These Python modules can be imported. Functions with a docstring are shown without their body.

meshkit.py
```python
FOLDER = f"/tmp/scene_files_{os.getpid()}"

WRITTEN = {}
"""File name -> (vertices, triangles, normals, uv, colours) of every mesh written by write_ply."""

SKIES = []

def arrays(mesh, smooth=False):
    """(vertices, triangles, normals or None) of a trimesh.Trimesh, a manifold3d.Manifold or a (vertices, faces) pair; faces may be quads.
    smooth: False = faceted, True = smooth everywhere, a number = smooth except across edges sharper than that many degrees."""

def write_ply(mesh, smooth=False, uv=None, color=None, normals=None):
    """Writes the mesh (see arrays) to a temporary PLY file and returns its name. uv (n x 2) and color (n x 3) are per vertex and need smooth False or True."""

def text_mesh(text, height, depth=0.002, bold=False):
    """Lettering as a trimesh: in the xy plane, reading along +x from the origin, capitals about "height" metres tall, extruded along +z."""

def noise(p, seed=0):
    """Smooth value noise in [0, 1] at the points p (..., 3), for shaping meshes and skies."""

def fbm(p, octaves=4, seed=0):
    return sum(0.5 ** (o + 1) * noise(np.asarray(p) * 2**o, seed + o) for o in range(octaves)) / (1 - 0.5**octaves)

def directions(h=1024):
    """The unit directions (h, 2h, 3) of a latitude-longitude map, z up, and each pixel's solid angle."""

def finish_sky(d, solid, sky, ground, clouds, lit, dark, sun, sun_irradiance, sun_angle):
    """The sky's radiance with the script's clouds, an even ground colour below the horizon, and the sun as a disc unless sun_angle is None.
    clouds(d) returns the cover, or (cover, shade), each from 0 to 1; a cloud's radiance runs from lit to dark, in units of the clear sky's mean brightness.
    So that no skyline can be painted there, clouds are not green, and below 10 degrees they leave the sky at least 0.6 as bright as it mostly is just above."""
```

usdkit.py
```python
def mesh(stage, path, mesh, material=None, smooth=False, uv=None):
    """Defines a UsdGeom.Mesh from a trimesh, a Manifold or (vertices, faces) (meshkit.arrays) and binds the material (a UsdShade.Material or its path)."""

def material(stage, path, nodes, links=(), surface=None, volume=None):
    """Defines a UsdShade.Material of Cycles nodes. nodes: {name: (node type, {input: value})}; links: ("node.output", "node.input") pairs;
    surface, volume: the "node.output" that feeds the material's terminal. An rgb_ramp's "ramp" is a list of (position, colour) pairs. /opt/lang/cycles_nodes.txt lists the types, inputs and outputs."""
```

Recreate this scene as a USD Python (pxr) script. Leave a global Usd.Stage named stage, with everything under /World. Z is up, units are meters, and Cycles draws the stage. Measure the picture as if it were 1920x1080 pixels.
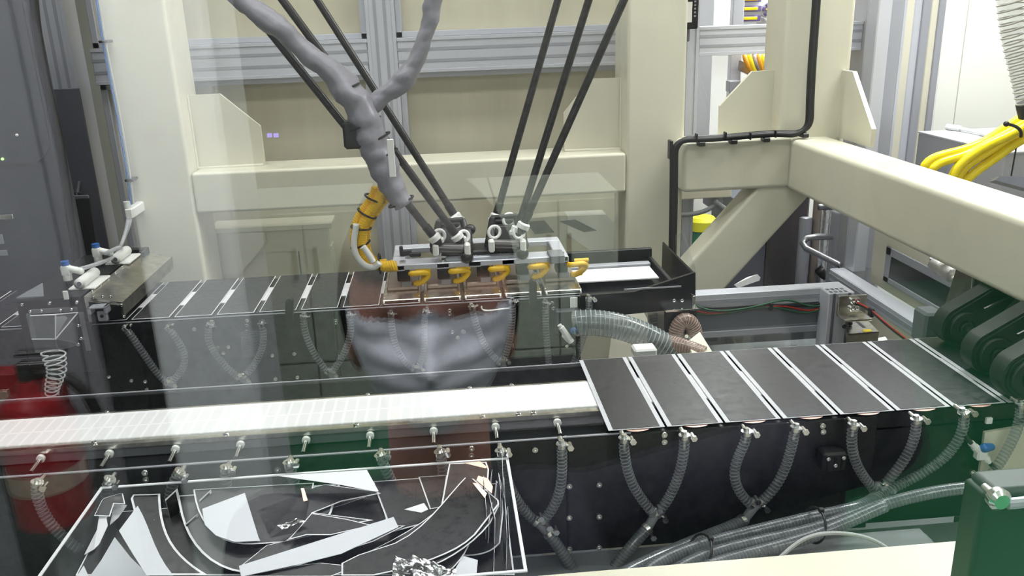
import math, random
import numpy as np, trimesh, manifold3d, usdkit, meshkit
from shapely.geometry import Polygon, LineString
from pxr import Usd, UsdGeom, UsdLux, UsdShade, Gf, Sdf

stage = Usd.Stage.CreateInMemory()
UsdGeom.SetStageUpAxis(stage, UsdGeom.Tokens.z)
UsdGeom.Xform.Define(stage, '/World')
UsdGeom.Scope.Define(stage, '/World/Looks')
random.seed(7)
rng = np.random.default_rng(7)
V = lambda *a: np.array(a, float)

# ------------------------------------------------------------------ camera, lights, exposure
F, PITCH, YAW, ROLL = 1582.45, math.radians(18.093), math.radians(4.396), math.radians(-1.950)
EYE = V(0, 0, 1.75)
FWD = V(math.sin(YAW) * math.cos(PITCH), math.cos(YAW) * math.cos(PITCH), -math.sin(PITCH))
_r = V(math.cos(YAW), -math.sin(YAW), 0); _u = np.cross(_r, FWD)
RT = math.cos(ROLL) * _r + math.sin(ROLL) * _u
UP = -math.sin(ROLL) * _r + math.cos(ROLL) * _u
cam = UsdGeom.Camera.Define(stage, '/World/camera')
cam.CreateHorizontalApertureAttr(36.0)
cam.CreateVerticalApertureAttr(36.0 * 9 / 16)
cam.CreateFocalLengthAttr(36.0 * F / 1920)
cam.CreateClippingRangeAttr(Gf.Vec2f(0.02, 100))
m = np.eye(4); m[0, :3], m[1, :3], m[2, :3], m[3, :3] = RT, UP, -FWD, EYE
cam.AddTransformOp().Set(Gf.Matrix4d(*m.ravel().tolist()))
cam.CreateExposureAttr(0.0)

dome = UsdLux.DomeLight.Define(stage, '/World/room_ambience')
dome.CreateIntensityAttr(0.12); dome.CreateColorAttr(Gf.Vec3f(1, 1, 1))
def lamp_light(name, loc, w, d, power, rot=(0, 0, 0), color=(1, 1, 1)):
    l = UsdLux.RectLight.Define(stage, '/World/' + name)
    l.CreateWidthAttr(w); l.CreateHeightAttr(d); l.CreateIntensityAttr(power); l.CreateColorAttr(Gf.Vec3f(*color))
    l.AddTranslateOp().Set(Gf.Vec3d(*loc)); l.AddRotateXYZOp().Set(Gf.Vec3f(*rot))
# lamps of the machine cell (under its roof) and of the hall
lamp_light('cell_lamp_light', (0.0, 1.70, 2.78), 2.4, 0.25, 10.5, (0, 0, 0), (1.0, 1.0, 1.0))
lamp_light('cell_lamp_light_001', (0.0, 2.42, 2.95), 3.5, 0.25, 12.5, (0, 0, 0), (1.0, 1.0, 1.0))
lamp_light('cell_lamp_light_002', (2.1, 3.9, 2.95), 2.0, 0.6, 30, (0, 0, 0), (1.0, 1.0, 1.0))
lamp_light('cell_lamp_light_003', (2.0, 2.3, 2.9), 1.0, 0.6, 30, (0, 0, 0), (1.0, 1.0, 1.0))
lamp_light('hall_lamp_light', (-1.6, -1.5, 3.3), 0.5, 2.4, 9)
lamp_light('hall_lamp_light_001', (1.6, -1.5, 3.3), 0.5, 2.4, 9)
lamp_light('hall_lamp_light_003', (0.0, -.15, 3.45), 5.0, .35, 80, (-42, 0, 0))
lamp_light('hall_lamp_light_002', (0.0, -3.2, 3.3), 3.0, 0.4, 20)

def ray(x, y): return (x - 960) / F * RT - (y - 540) / F * UP + FWD
def at(x, y, Y):
    d = ray(x, y); return EYE + d * (Y - EYE[1]) / d[1]
def atz(x, y, Z):
    d = ray(x, y); return EYE + d * (Z - EYE[2]) / d[2]
def atx(x, y, X):
    d = ray(x, y); return EYE + d * (X - EYE[0]) / d[0]
def path(px, Y): return np.array([at(x, y, Y) for x, y in px])

# ------------------------------------------------------------------ prim helpers
_used = {}
def numbered(parent, name):
    k = (parent, name); n = _used.get(k, 0); _used[k] = n + 1
    return f'{parent}/{name}' if n == 0 else f'{parent}/{name}_{n:03d}'
def tag(o, label=None, cat=None, group=None, kind=None):
    p = o.GetPrim() if hasattr(o, 'GetPrim') else o
    for k, v in (('label', label), ('category', cat), ('group', group), ('kind', kind)):
        if v: p.SetCustomDataByKey(k, v)
    return p
def cat(ms):
    ms = [x for x in ms if x is not None]
    return trimesh.util.concatenate(ms) if len(ms) > 1 else ms[0]
def thing(name, label, catg, group=None, kind=None):
    x = UsdGeom.Xform.Define(stage, numbered('/World', name))
    tag(x, label, catg, group, kind); return x.GetPrim()
def part(parent, name, mesh, mat, smooth=35, label=None, kind=None):
    if isinstance(mesh, list): mesh = cat(mesh)
    o = usdkit.mesh(stage, numbered(str(parent.GetPath()), name), mesh, M[mat], smooth=smooth)
    tag(o, label, None, None, kind); return o.GetPrim()
def solo(name, mesh, mat, label, catg, group=None, kind=None, smooth=35):
    if isinstance(mesh, list): mesh = cat(mesh)
    o = usdkit.mesh(stage, numbered('/World', name), mesh, M[mat], smooth=smooth)
    return tag(o, label, catg, group, kind)
def struct(name, mesh, mat, label=None, smooth=35):
    return solo(name, mesh, mat, label, None, None, 'structure', smooth)
def copy_of(src, loc, label=None, group=None, rotz=0):
    was = src.GetCustomData(); base = src.GetName()
    x = UsdGeom.Xform.Define(stage, numbered('/World', base))
    x.AddTranslateOp().Set(Gf.Vec3d(*map(float, loc)))
    if rotz: x.AddRotateZOp().Set(rotz)
    p = x.GetPrim(); p.GetReferences().AddInternalReference(src.GetPath()); p.SetInstanceable(True)
    tag(p, label or was['label'], was['category'], group or was.get('group')); return p

# ------------------------------------------------------------------ mesh helpers
def bx(x0, x1, y0, y1, z0, z1, ch=0.002):
    x0, x1 = min(x0, x1), max(x0, x1); y0, y1 = min(y0, y1), max(y0, y1); z0, z1 = min(z0, z1), max(z0, z1)
    ch = min(ch, (x1 - x0) / 3, (y1 - y0) / 3, (z1 - z0) / 3)
    if ch <= 0: return trimesh.creation.box(bounds=[[x0, y0, z0], [x1, y1, z1]])
    p = []
    for a in (0, 1):
        for b in (0, 1):
            for c in (0, 1):
                X, Y, Z = (x0, x1)[a], (y0, y1)[b], (z0, z1)[c]; sx, sy, sz = (1 - 2 * a) * ch, (1 - 2 * b) * ch, (1 - 2 * c) * ch
                p += [(X, Y + sy, Z + sz), (X + sx, Y, Z + sz), (X + sx, Y + sy, Z)]
    return trimesh.convex.convex_hull(np.array(p))
def rb(x0, x1, y0, y1, z0, z1, r=.014):
    s = trimesh.creation.icosphere(2, r).vertices
    x0, x1, y0, y1, z0, z1 = min(x0, x1) + r, max(x0, x1) - r, min(y0, y1) + r, max(y0, y1) - r, min(z0, z1) + r, max(z0, z1) - r
    return trimesh.convex.convex_hull(np.vstack([s + (x, y, z) for x in (x0, x1) for y in (y0, y1) for z in (z0, z1)]))
def hull(pts): return trimesh.convex.convex_hull(np.asarray(pts, float))
def spline(pts, n=40):
    from scipy.interpolate import PchipInterpolator, CubicSpline
    p = np.asarray(pts, float)
    t = np.r_[0, np.cumsum(np.linalg.norm(np.diff(p, axis=0), axis=1) ** 0.7)]
    return CubicSpline(t, p)(np.linspace(0, t[-1], n)) if len(p) > 2 else p[0] + (p[1] - p[0]) * np.linspace(0, 1, n)[:, None]
def frames(p):
    t = np.gradient(p, axis=0); t /= np.linalg.norm(t, axis=1, keepdims=True) + 1e-12
    a = np.cross(t[0], [0, 0, 1.0]) if abs(t[0][2]) < .9 else np.cross(t[0], [1.0, 0, 0])
    A = []
    for i in range(len(p)):
        a = a - t[i] * (a @ t[i]); a /= np.linalg.norm(a) + 1e-12; A.append(a)
    A = np.array(A); return t, A, np.cross(t, A)
def tube(pts, r, n=12, cap=True, squash=None):
    p = np.asarray(pts, float); t, A, B = frames(p); R = np.broadcast_to(r, (len(p),))
    g = np.arange(n) * 2 * np.pi / n; s = 1.0 if squash is None else squash
    v = (p[:, None] + R[:, None, None] * (np.cos(g)[None, :, None] * A[:, None] + s * np.sin(g)[None, :, None] * B[:, None])).reshape(-1, 3)
    i, j = np.meshgrid(np.arange(len(p) - 1), np.arange(n), indexing='ij')
    q = np.stack([i * n + j, i * n + (j + 1) % n, (i + 1) * n + (j + 1) % n, (i + 1) * n + j], -1).reshape(-1, 4)
    f = np.vstack([q[:, [0, 1, 2]], q[:, [0, 2, 3]]])
    if cap:
        c0, c1 = len(v), len(v) + 1; v = np.vstack([v, p[0], p[-1]]); k = np.arange(n); e = (len(p) - 1) * n
        f = np.vstack([f, np.stack([np.full(n, c0), (k + 1) % n, k], 1), np.stack([np.full(n, c1), e + k, e + (k + 1) % n], 1)])
    return trimesh.Trimesh(v, f, process=False)
def coil(pts, R, pitch, r, n=5, per=14):
    p = np.asarray(pts, float); L = np.r_[0, np.cumsum(np.linalg.norm(np.diff(p, axis=0), axis=1))]
    turns = max(1, L[-1] / pitch); N = int(turns * per) + 1; s = np.linspace(0, L[-1], N)
    q = np.stack([np.interp(s, L, p[:, k]) for k in range(3)], 1); t, A, B = frames(q); g = np.arange(N) * 2 * np.pi / per
    RR = np.interp(s, L, np.broadcast_to(R, (len(p),)))
    return tube(q + RR[:, None] * (np.cos(g)[:, None] * A + np.sin(g)[:, None] * B), r, n)
def rings(pts, R, gap, r, n=5, per=18, at_=None):
    p = np.asarray(pts, float); L = np.r_[0, np.cumsum(np.linalg.norm(np.diff(p, axis=0), axis=1))]
    s = np.arange(gap / 2, L[-1], gap) if at_ is None else np.array(at_) * L[-1]
    t, A, B = frames(p); out = []
    for x in s:
        c, a, b = (np.array([np.interp(x, L, Q[:, k]) for k in range(3)]) for Q in (p, A, B))
        rr = np.interp(x, L, np.broadcast_to(R, (len(p),))); g = np.linspace(0, 2 * np.pi, per + 1)
        out.append(tube(c + rr * (np.cos(g)[:, None] * a + np.sin(g)[:, None] * b), r, n, cap=False))
    return cat(out)
def cyl(a, b, r, n=16, r2=None): return tube(np.array([a, b], float), [r, r if r2 is None else r2], n)
def lathe(a, d, prof, n=20):
    """prof: (distance along d from a, radius) pairs"""
    a, d = np.asarray(a, float), np.asarray(d, float) / np.linalg.norm(d)
    e = np.cross(d, [0, 0, 1.0]) if abs(d[2]) < .9 else np.cross(d, [1.0, 0, 0]); e /= np.linalg.norm(e); b = np.cross(d, e)
    g = np.arange(n) * 2 * np.pi / n; v = []
    for s, r in prof: v += [a + d * s + r * (math.cos(x) * e + math.sin(x) * b) for x in g]
    v = np.array(v); i, j = np.meshgrid(np.arange(len(prof) - 1), np.arange(n), indexing='ij')
    q = np.stack([i * n + j, i * n + (j + 1) % n, (i + 1) * n + (j + 1) % n, (i + 1) * n + j], -1).reshape(-1, 4)
    f = np.vstack([q[:, [0, 1, 2]], q[:, [0, 2, 3]]])
    k = np.arange(n); e0 = (len(prof) - 1) * n
    v = np.vstack([v, a + d * prof[0][0], a + d * prof[-1][0]])
    f = np.vstack([f, np.stack([np.full(n, len(v) - 2), (k + 1) % n, k], 1), np.stack([np.full(n, len(v) - 1), e0 + k, e0 + (k + 1) % n], 1)])
    return trimesh.Trimesh(v, f, process=False)
def plate(pts, thick, d=None):
    """planar polygon of 3-D points, extruded by thick along d (default: away from the camera along its normal)"""
    p = np.asarray(pts, float); n = np.zeros(3)
    for i in range(len(p)): n += np.cross(p[i], p[(i + 1) % len(p)])
    n /= np.linalg.norm(n)
    if d is None: d = n if n @ (p.mean(0) - EYE) > 0 else -n
    d = np.asarray(d, float) / np.linalg.norm(d)
    e = p[1] - p[0]; e /= np.linalg.norm(e); b = np.cross(n, e); q = np.stack([(p - p[0]) @ e, (p - p[0]) @ b], 1)
    pg = Polygon(q).buffer(0)
    out = []
    for g in getattr(pg, 'geoms', [pg]):
        if g.area < 1e-9: continue
        v2, f = trimesh.creation.triangulate_polygon(g, engine='earcut')
        top = p[0] + v2[:, :1] * e + v2[:, 1:] * b; N = len(top)
        v = np.vstack([top, top + d * thick]); ff = [f if n @ d < 0 else f[:, ::-1], (f[:, ::-1] if n @ d < 0 else f) + N]
        rr = [np.array(g.exterior.coords)[:-1]] + [np.array(h.coords)[:-1] for h in g.interiors]
        base = 2 * N
        for r_ in rr:
            P3 = p[0] + r_[:, :1] * e + r_[:, 1:] * b; k = len(P3); v = np.vstack([v, P3, P3 + d * thick])
            a_ = np.arange(k); b_ = (a_ + 1) % k
            s1 = np.stack([base + a_, base + b_, base + k + b_], 1); s2 = np.stack([base + a_, base + k + b_, base + k + a_], 1)
            s = np.vstack([s1, s2]); ff.append(s if n @ d > 0 else s[:, ::-1]); base += 2 * k
        mm = trimesh.Trimesh(v, np.vstack(ff), process=False); out.append(mm)
    r = cat(out); trimesh.repair.fix_normals(r) if len(r.faces) < 3000 else None
    return r
def screw(p, d=(0, -1, 0), r=0.0045, h=0.004):
    p, d = np.asarray(p, float), np.asarray(d, float)
    return lathe(p, d, [(-.001, r), (h * .8, r), (h, r * .8), (h, r * .5), (h * .4, r * .45)], 12)

# ------------------------------------------------------------------ materials
M = {}
def mat(name, col, rough=0.5, metal=0.0, var=0.0, scale=12.0, bump=0.0, bscale=150.0, coat=0.0, stretch=(1, 1, 1), spec=0.5, emit=None, rand=0.0, sub=0.0):
    n = {'p': ('principled_bsdf', {'base_color': col, 'roughness': rough, 'metallic': metal, 'coat_weight': coat, 'specular_ior_level': spec})}
    l = []
    if emit: n['p'][1].update(emission_color=emit[0], emission_strength=emit[1])
    if var or bump: n['g'] = ('geometry', {}); n['mp'] = ('mapping', {'scale': stretch}); l += [('g.position', 'mp.vector')]
    if var:
        n['n'] = ('noise_texture', {'scale': scale, 'detail': 4.0, 'roughness': .6})
        lo = tuple(max(0, c * (1 - var)) for c in col); hi = tuple(min(1, c * (1 + var)) for c in col)
        n['r'] = ('rgb_ramp', {'ramp': [(0.25, lo), (0.75, hi)]})
        l += [('mp.vector', 'n.vector'), ('n.fac', 'r.fac'), ('r.color', 'p.base_color')]
        n['mr'] = ('map_range', {'from_min': .3, 'from_max': .7, 'to_min': max(.02, rough - .08), 'to_max': min(1, rough + .08)})
        l += [('n.fac', 'mr.value'), ('mr.result', 'p.roughness')]
    if bump:
        n['bn'] = ('noise_texture', {'scale': bscale, 'detail': 3.0}); n['b'] = ('bump', {'strength': bump, 'distance': .002})
        l += [('mp.vector', 'bn.vector'), ('bn.fac', 'b.height'), ('b.normal', 'p.normal')]
    M[name] = usdkit.material(stage, '/World/Looks/' + name, n, l, surface='p.BSDF')
def clear(name, tint=(1, 1, 1), gloss=.12, haze=0.0, haze_col=(.8, .8, .8), rough=.03):
    """see-through plastic or glass: transparent, a glossy share, and a little white haze"""
    n = {'t': ('transparent_bsdf', {'color': tint}), 'g': ('glossy_bsdf', {'color': (1, 1, 1), 'roughness': rough}),
         'm': ('mix_closure', {'fac': gloss})}
    l = [('t.BSDF', 'm.closure1'), ('g.BSDF', 'm.closure2')]; s = 'm.closure'
    if haze:
        n['d'] = ('diffuse_bsdf', {'color': haze_col}); n['m2'] = ('mix_closure', {'fac': haze})
        l += [('m.closure', 'm2.closure1'), ('d.BSDF', 'm2.closure2')]; s = 'm2.closure'
    M[name] = usdkit.material(stage, '/World/Looks/' + name, n, l, surface=s)
mat('cream_paint', (.64, .612, .495), .36, 0, .03, 5, .05, 260)
mat('cream_panel', (.60, .565, .43), .5, 0, .10, 3, 0, 1, stretch=(3, 3, .35))
mat('cream_box', (.64, .61, .50), .4, 0, .03, 5)
mat('white_panel', (.86, .86, .80), .45, 0, .02, 3)
mat('bright_white', (.9, .9, .88), .5)
mat('aluminium', (.56, .57, .63), .36, .25)
mat('aluminium_grey', (.36, .365, .41), .42, .25)
mat('aluminium_dim', (.42, .42, .44), .42, .25)
mat('dark_groove', (.16, .16, .18), .5, .3)
mat('steel', (.70, .70, .68), .22, 1.0, .06, 30, .02, 200)
mat('brushed_steel', (.62, .60, .55), .26, 1.0, .03, 12)
mat('dark_housing', (.075, .065, .07), .4, .2, .06, 6)
mat('slate_blue', (.10, .105, .13), .45, 0, .04, 6)
mat('smoky_plate', (.14, .13, .125), .3, .3, .05, 20)
mat('led_green', (.2, .6, .1), .4, emit=((.5, 1, .3), 1.5))
mat('spring_grey', (.16, .15, .15), .35, .5)
mat('pipe_steel', (.22, .22, .235), .3, .7)
mat('brown_metal', (.30, .25, .22), .35, .4)
mat('chrome', (.85, .85, .86), .12, 1.0)
mat('black_anodised', (.0075, .008, .010), .32, 0, .25, 30, .02, 400)
mat('black_plate', (.006, .007, .008), .18, 0)
mat('black_plastic', (.010, .010, .011), .42, 0)
mat('black_rubber', (.007, .0065, .006), .5, 0, .2, 40)
mat('carbon', (.014, .013, .013), .33, 0, .2, 60)
mat('graphite', (.0145, .014, .0185), .40, 0, .08, 60, .02, 900)
mat('graphite_scrap', (.012, .012, .014), .36, 0, .1, 60)
mat('separator', (.74, .74, .78), .4, 0, .03, 30)
mat('separator_matt', (.50, .505, .54), .45, 0, .03, 30)
mat('paper_white', (.60, .61, .67), .5, 0, .03, 20)
mat('copper', (.80, .42, .32), .3, 1.0, .1, 60, .1, 300)
mat('copper_tab', (.80, .50, .44), .35, .6)
mat('foil', (.42, .42, .45), .2, 1.0, .3, 60, .6, 160)
mat('white_plastic', (.78, .78, .76), .35)
mat('blue_plastic', (.03, .13, .42), .35)
mat('blue_tube', (.12, .25, .60), .3)
mat('yellow_conduit', (.82, .50, .015), .38, 0, .05, 60)
mat('yellow_cable', (.90, .70, .0), .3, 0, .04, 30)
mat('orange_conduit', (.80, .33, .01), .4, 0, .05, 60)
mat('grey_sleeve', (.25, .24, .28), .40, 0, .12, 40, .5, 60)
mat('grey_plastic', (.20, .21, .225), .45, 0, .05, 10)
mat('grey_cabinet', (.050, .057, .066), .38, 0, .06, 6)
mat('slate', (.03, .034, .045), .5)
mat('dark_metal', (.10, .095, .10), .28, .8)
mat('red_wire', (.45, .03, .02), .4)
mat('green_wire', (.02, .10, .04), .4)
mat('black_wire', (.01, .01, .01), .45)
mat('grey_wire', (.42, .43, .44), .4)
mat('post_green', (.005, .022, .012), .5, 0, .05, 5)
mat('cap_grey', (.030, .040, .042), .5)
mat('pulley_dark', (.008, .009, .0085), .5, 0, .2, 30)
mat('belt_dark', (.012, .0135, .013), .6, 0, .1, 30)
mat('brass', (.55, .42, .18), .35, .8)
mat('label_white', (.8, .8, .78), .5)
mat('screen_black', (.004, .005, .006), .2)
mat('hall_floor', (.022, .16, .07), .3, 0, .12, 2)
mat('hall_wall', (.40, .44, .38), .6, 0, .05, 2)
mat('hall_pillar', (.60, .62, .66), .5, 0, .03, 2)
mat('hall_dark', (.02, .02, .023), .5)
mat('hall_back', (.07, .07, .07), .6)
mat('hall_mauve', (.24, .235, .27), .5)
mat('hall_ceiling', (.75, .75, .72), .7)
mat('plinth_grey', (.17, .18, .20), .45, 0, .05, 5)
mat('red_paint', (.26, .007, .012), .3, 0)
mat('skin', (.42, .20, .15), .5, 0, .06, 30)
mat('hair', (.008, .007, .007), .5, 0, .2, 90, .3, 300)
mat('mask_fabric', (.62, .64, .74), .75, 0, .04, 30)
mat('navy_cloth', (.012, .014, .03), .8, 0, .1, 60)
mat('maroon_cloth', (.16, .012, .03), .8, 0, .1, 60)
mat('drum_green', (.03, .22, .12), .4)
mat('yellow_lid', (.75, .72, .02), .4)
mat('bg_purple', (.16, .12, .35), .5)
mat('silver_duct', (.50, .48, .44), .3, .2, .1, 40)
mat('violet_glow', (.2, .1, .4), .4, emit=((.35, .25, 1), 6))
def hazy(name, lo, hi, col, rough=.12, scale=60, gl=.35):
    """milky flexible hose: plain transparency and a shiny plastic, mixed in cloudy patches"""
    n = {'t': ('transparent_bsdf', {'color': (.95, .96, .97)}), 'p': ('principled_bsdf', {'base_color': col, 'roughness': rough, 'specular_ior_level': gl + .4, 'coat_weight': gl}),
         'g': ('geometry', {}), 'n': ('noise_texture', {'scale': scale, 'detail': 2.0}), 'r': ('map_range', {'from_min': .3, 'from_max': .7, 'to_min': lo, 'to_max': hi}), 'm': ('mix_closure', {})}
    M[name] = usdkit.material(stage, '/World/Looks/' + name, n, [('g.position', 'n.vector'), ('n.fac', 'r.value'), ('r.result', 'm.fac'), ('t.BSDF', 'm.closure1'), ('p.BSDF', 'm.closure2')], surface='m.closure')
clear('front_glass', (.97, .985, .975), .058, 0, rough=0.0)
clear('window_glass', (.93, .96, .94), .10, .03)
hazy('clear_hose', .10, .28, (.26, .275, .29))
hazy('smoke_hose', .35, .6, (.22, .26, .26))
hazy('duct_wall', .14, .34, (.62, .60, .56), .15, 40)
hazy('clear_tube', .35, .65, (.62, .63, .66), .1, 60)
hazy('funnel_acrylic', .16, .34, (.40, .41, .42), .1, 14)
hazy('brown_hose', .5, .8, (.30, .20, .165))
hazy('braided_hose', .45, .75, (.13, .145, .165), .2)
hazy('clear_acrylic', .04, .12, (.35, .38, .37), .06, 12)
hazy('clear_bag', .25, .75, (.55, .55, .57), .12, 90, .9)
hazy('hose_coil', .18, .45, (.42, .44, .46), .1)
mat('dark_coil', (.30, .34, .34), .3)
mat('brown_coil', (.42, .32, .27), .3)
mat('white_coil', (.86, .86, .86), .35)
# white vacuum belt: rows of pads, printed faintly in the weave
M['white_belt'] = usdkit.material(stage, '/World/Looks/white_belt', {
    'g': ('geometry', {}), 'mp': ('mapping', {'scale': (1, 1, 1)}),
    'k': ('brick_texture', {'offset': 0.0, 'scale': 1.0, 'brick_width': .021, 'row_height': .054, 'mortar_size': .0032, 'mortar_smooth': .4, 'color1': (.72, .71, .73), 'color2': (.75, .74, .76), 'mortar': (.83, .82, .84)}),
    'p': ('principled_bsdf', {'roughness': .45})}, [('g.position', 'mp.vector'), ('mp.vector', 'k.vector'), ('k.color', 'p.base_color')], surface='p.BSDF')
# ================================================================== the setting
GLY = 0.20                                             # the inspection window stands right in front of the camera
struct('floor', bx(-4.5, 5.5, -4.6, .19, -.06, 0, 0), 'hall_floor', 'green painted hall floor')
struct('floor', bx(-4.5, 5.5, .19, 6.5, -.06, 0, 0), 'plinth_grey', 'grey floor inside the machine cell')
struct('wall_back', bx(-4.5, 5.5, 6.4, 6.5, 0, 3.6, 0), 'white_panel')
struct('wall_left', bx(-4.56, -4.5, -4.6, 6.5, 0, 3.6, 0), 'hall_wall')
struct('wall_right', bx(5.5, 5.56, -4.6, 6.5, 0, 3.6, 0), 'white_panel')
struct('wall_front', bx(-4.5, 5.5, -4.66, -4.6, 0, 3.6, 0), 'hall_back')
struct('ceiling', bx(-4.5, 5.5, -4.6, 6.5, 3.55, 3.62, 0), 'hall_ceiling')
struct('window_1', bx(-1.6, 1.7, GLY, GLY + .006, .62, 2.45, 0), 'front_glass', 'clear glass of the inspection window, reflecting the hall', smooth=False)
struct('trim_1', cat([bx(-1.68, -1.6, GLY - .03, GLY + .04, 0, 2.55), bx(1.7, 1.78, GLY - .03, GLY + .04, 0, 2.55), bx(-1.6, 1.7, GLY - .03, GLY + .04, 2.45, 2.55), bx(-1.6, 1.7, GLY - .03, GLY + .04, .54, .62)]), 'aluminium')
struct('wall_cell', cat([bx(-4.5, -1.68, GLY - .02, GLY + .02, 0, 3.55), bx(1.78, 5.5, GLY - .02, GLY + .02, 0, 3.55), bx(-1.68, 1.78, GLY - .02, GLY + .02, 2.55, 3.55), bx(-1.6, 1.7, GLY - .02, GLY + .02, 0, .54)]), 'cream_paint')
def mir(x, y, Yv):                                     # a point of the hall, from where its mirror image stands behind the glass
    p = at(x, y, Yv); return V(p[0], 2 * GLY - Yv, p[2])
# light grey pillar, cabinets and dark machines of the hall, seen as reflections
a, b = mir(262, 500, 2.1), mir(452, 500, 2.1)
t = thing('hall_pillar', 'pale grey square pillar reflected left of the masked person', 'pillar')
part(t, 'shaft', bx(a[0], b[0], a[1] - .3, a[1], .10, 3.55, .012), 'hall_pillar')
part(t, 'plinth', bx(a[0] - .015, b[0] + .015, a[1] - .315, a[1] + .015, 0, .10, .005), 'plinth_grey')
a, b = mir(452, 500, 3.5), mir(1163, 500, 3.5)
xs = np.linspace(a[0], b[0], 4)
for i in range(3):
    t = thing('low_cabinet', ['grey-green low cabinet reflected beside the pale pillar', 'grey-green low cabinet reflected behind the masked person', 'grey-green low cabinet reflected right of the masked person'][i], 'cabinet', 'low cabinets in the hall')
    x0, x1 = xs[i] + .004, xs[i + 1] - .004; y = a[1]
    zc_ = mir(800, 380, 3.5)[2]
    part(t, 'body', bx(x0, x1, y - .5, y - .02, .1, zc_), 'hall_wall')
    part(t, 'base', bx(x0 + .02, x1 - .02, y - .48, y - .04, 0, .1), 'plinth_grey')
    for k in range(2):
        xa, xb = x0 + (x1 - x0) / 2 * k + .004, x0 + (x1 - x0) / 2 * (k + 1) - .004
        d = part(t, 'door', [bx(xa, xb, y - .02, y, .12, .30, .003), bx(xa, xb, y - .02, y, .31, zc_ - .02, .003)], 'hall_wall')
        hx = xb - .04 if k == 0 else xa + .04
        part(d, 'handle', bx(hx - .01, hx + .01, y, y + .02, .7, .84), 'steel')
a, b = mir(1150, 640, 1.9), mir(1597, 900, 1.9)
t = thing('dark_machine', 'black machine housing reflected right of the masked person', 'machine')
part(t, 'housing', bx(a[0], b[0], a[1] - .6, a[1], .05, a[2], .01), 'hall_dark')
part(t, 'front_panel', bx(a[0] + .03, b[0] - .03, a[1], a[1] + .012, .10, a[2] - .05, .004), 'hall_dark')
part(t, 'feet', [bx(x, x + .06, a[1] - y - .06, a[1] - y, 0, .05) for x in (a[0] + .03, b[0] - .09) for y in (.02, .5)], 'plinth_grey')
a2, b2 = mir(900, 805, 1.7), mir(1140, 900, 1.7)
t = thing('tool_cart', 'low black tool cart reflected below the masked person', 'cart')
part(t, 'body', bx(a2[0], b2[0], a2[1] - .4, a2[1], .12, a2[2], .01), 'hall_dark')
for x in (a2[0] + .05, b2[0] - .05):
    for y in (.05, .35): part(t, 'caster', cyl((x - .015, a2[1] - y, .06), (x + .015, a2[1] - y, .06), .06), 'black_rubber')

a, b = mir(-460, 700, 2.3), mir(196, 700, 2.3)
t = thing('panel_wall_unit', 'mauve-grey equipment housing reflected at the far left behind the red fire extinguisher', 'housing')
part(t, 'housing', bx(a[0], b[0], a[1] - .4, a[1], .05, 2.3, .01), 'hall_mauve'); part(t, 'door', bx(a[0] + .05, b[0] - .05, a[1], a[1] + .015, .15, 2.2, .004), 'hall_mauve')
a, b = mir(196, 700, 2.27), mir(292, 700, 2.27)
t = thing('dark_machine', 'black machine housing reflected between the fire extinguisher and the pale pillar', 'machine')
part(t, 'housing', bx(a[0] + .004, b[0], a[1] - .4, a[1], .05, 2.2, .01), 'hall_dark'); part(t, 'front_panel', bx(a[0] + .03, b[0] - .03, a[1], a[1] + .012, .12, 2.1, .004), 'hall_dark')

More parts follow.
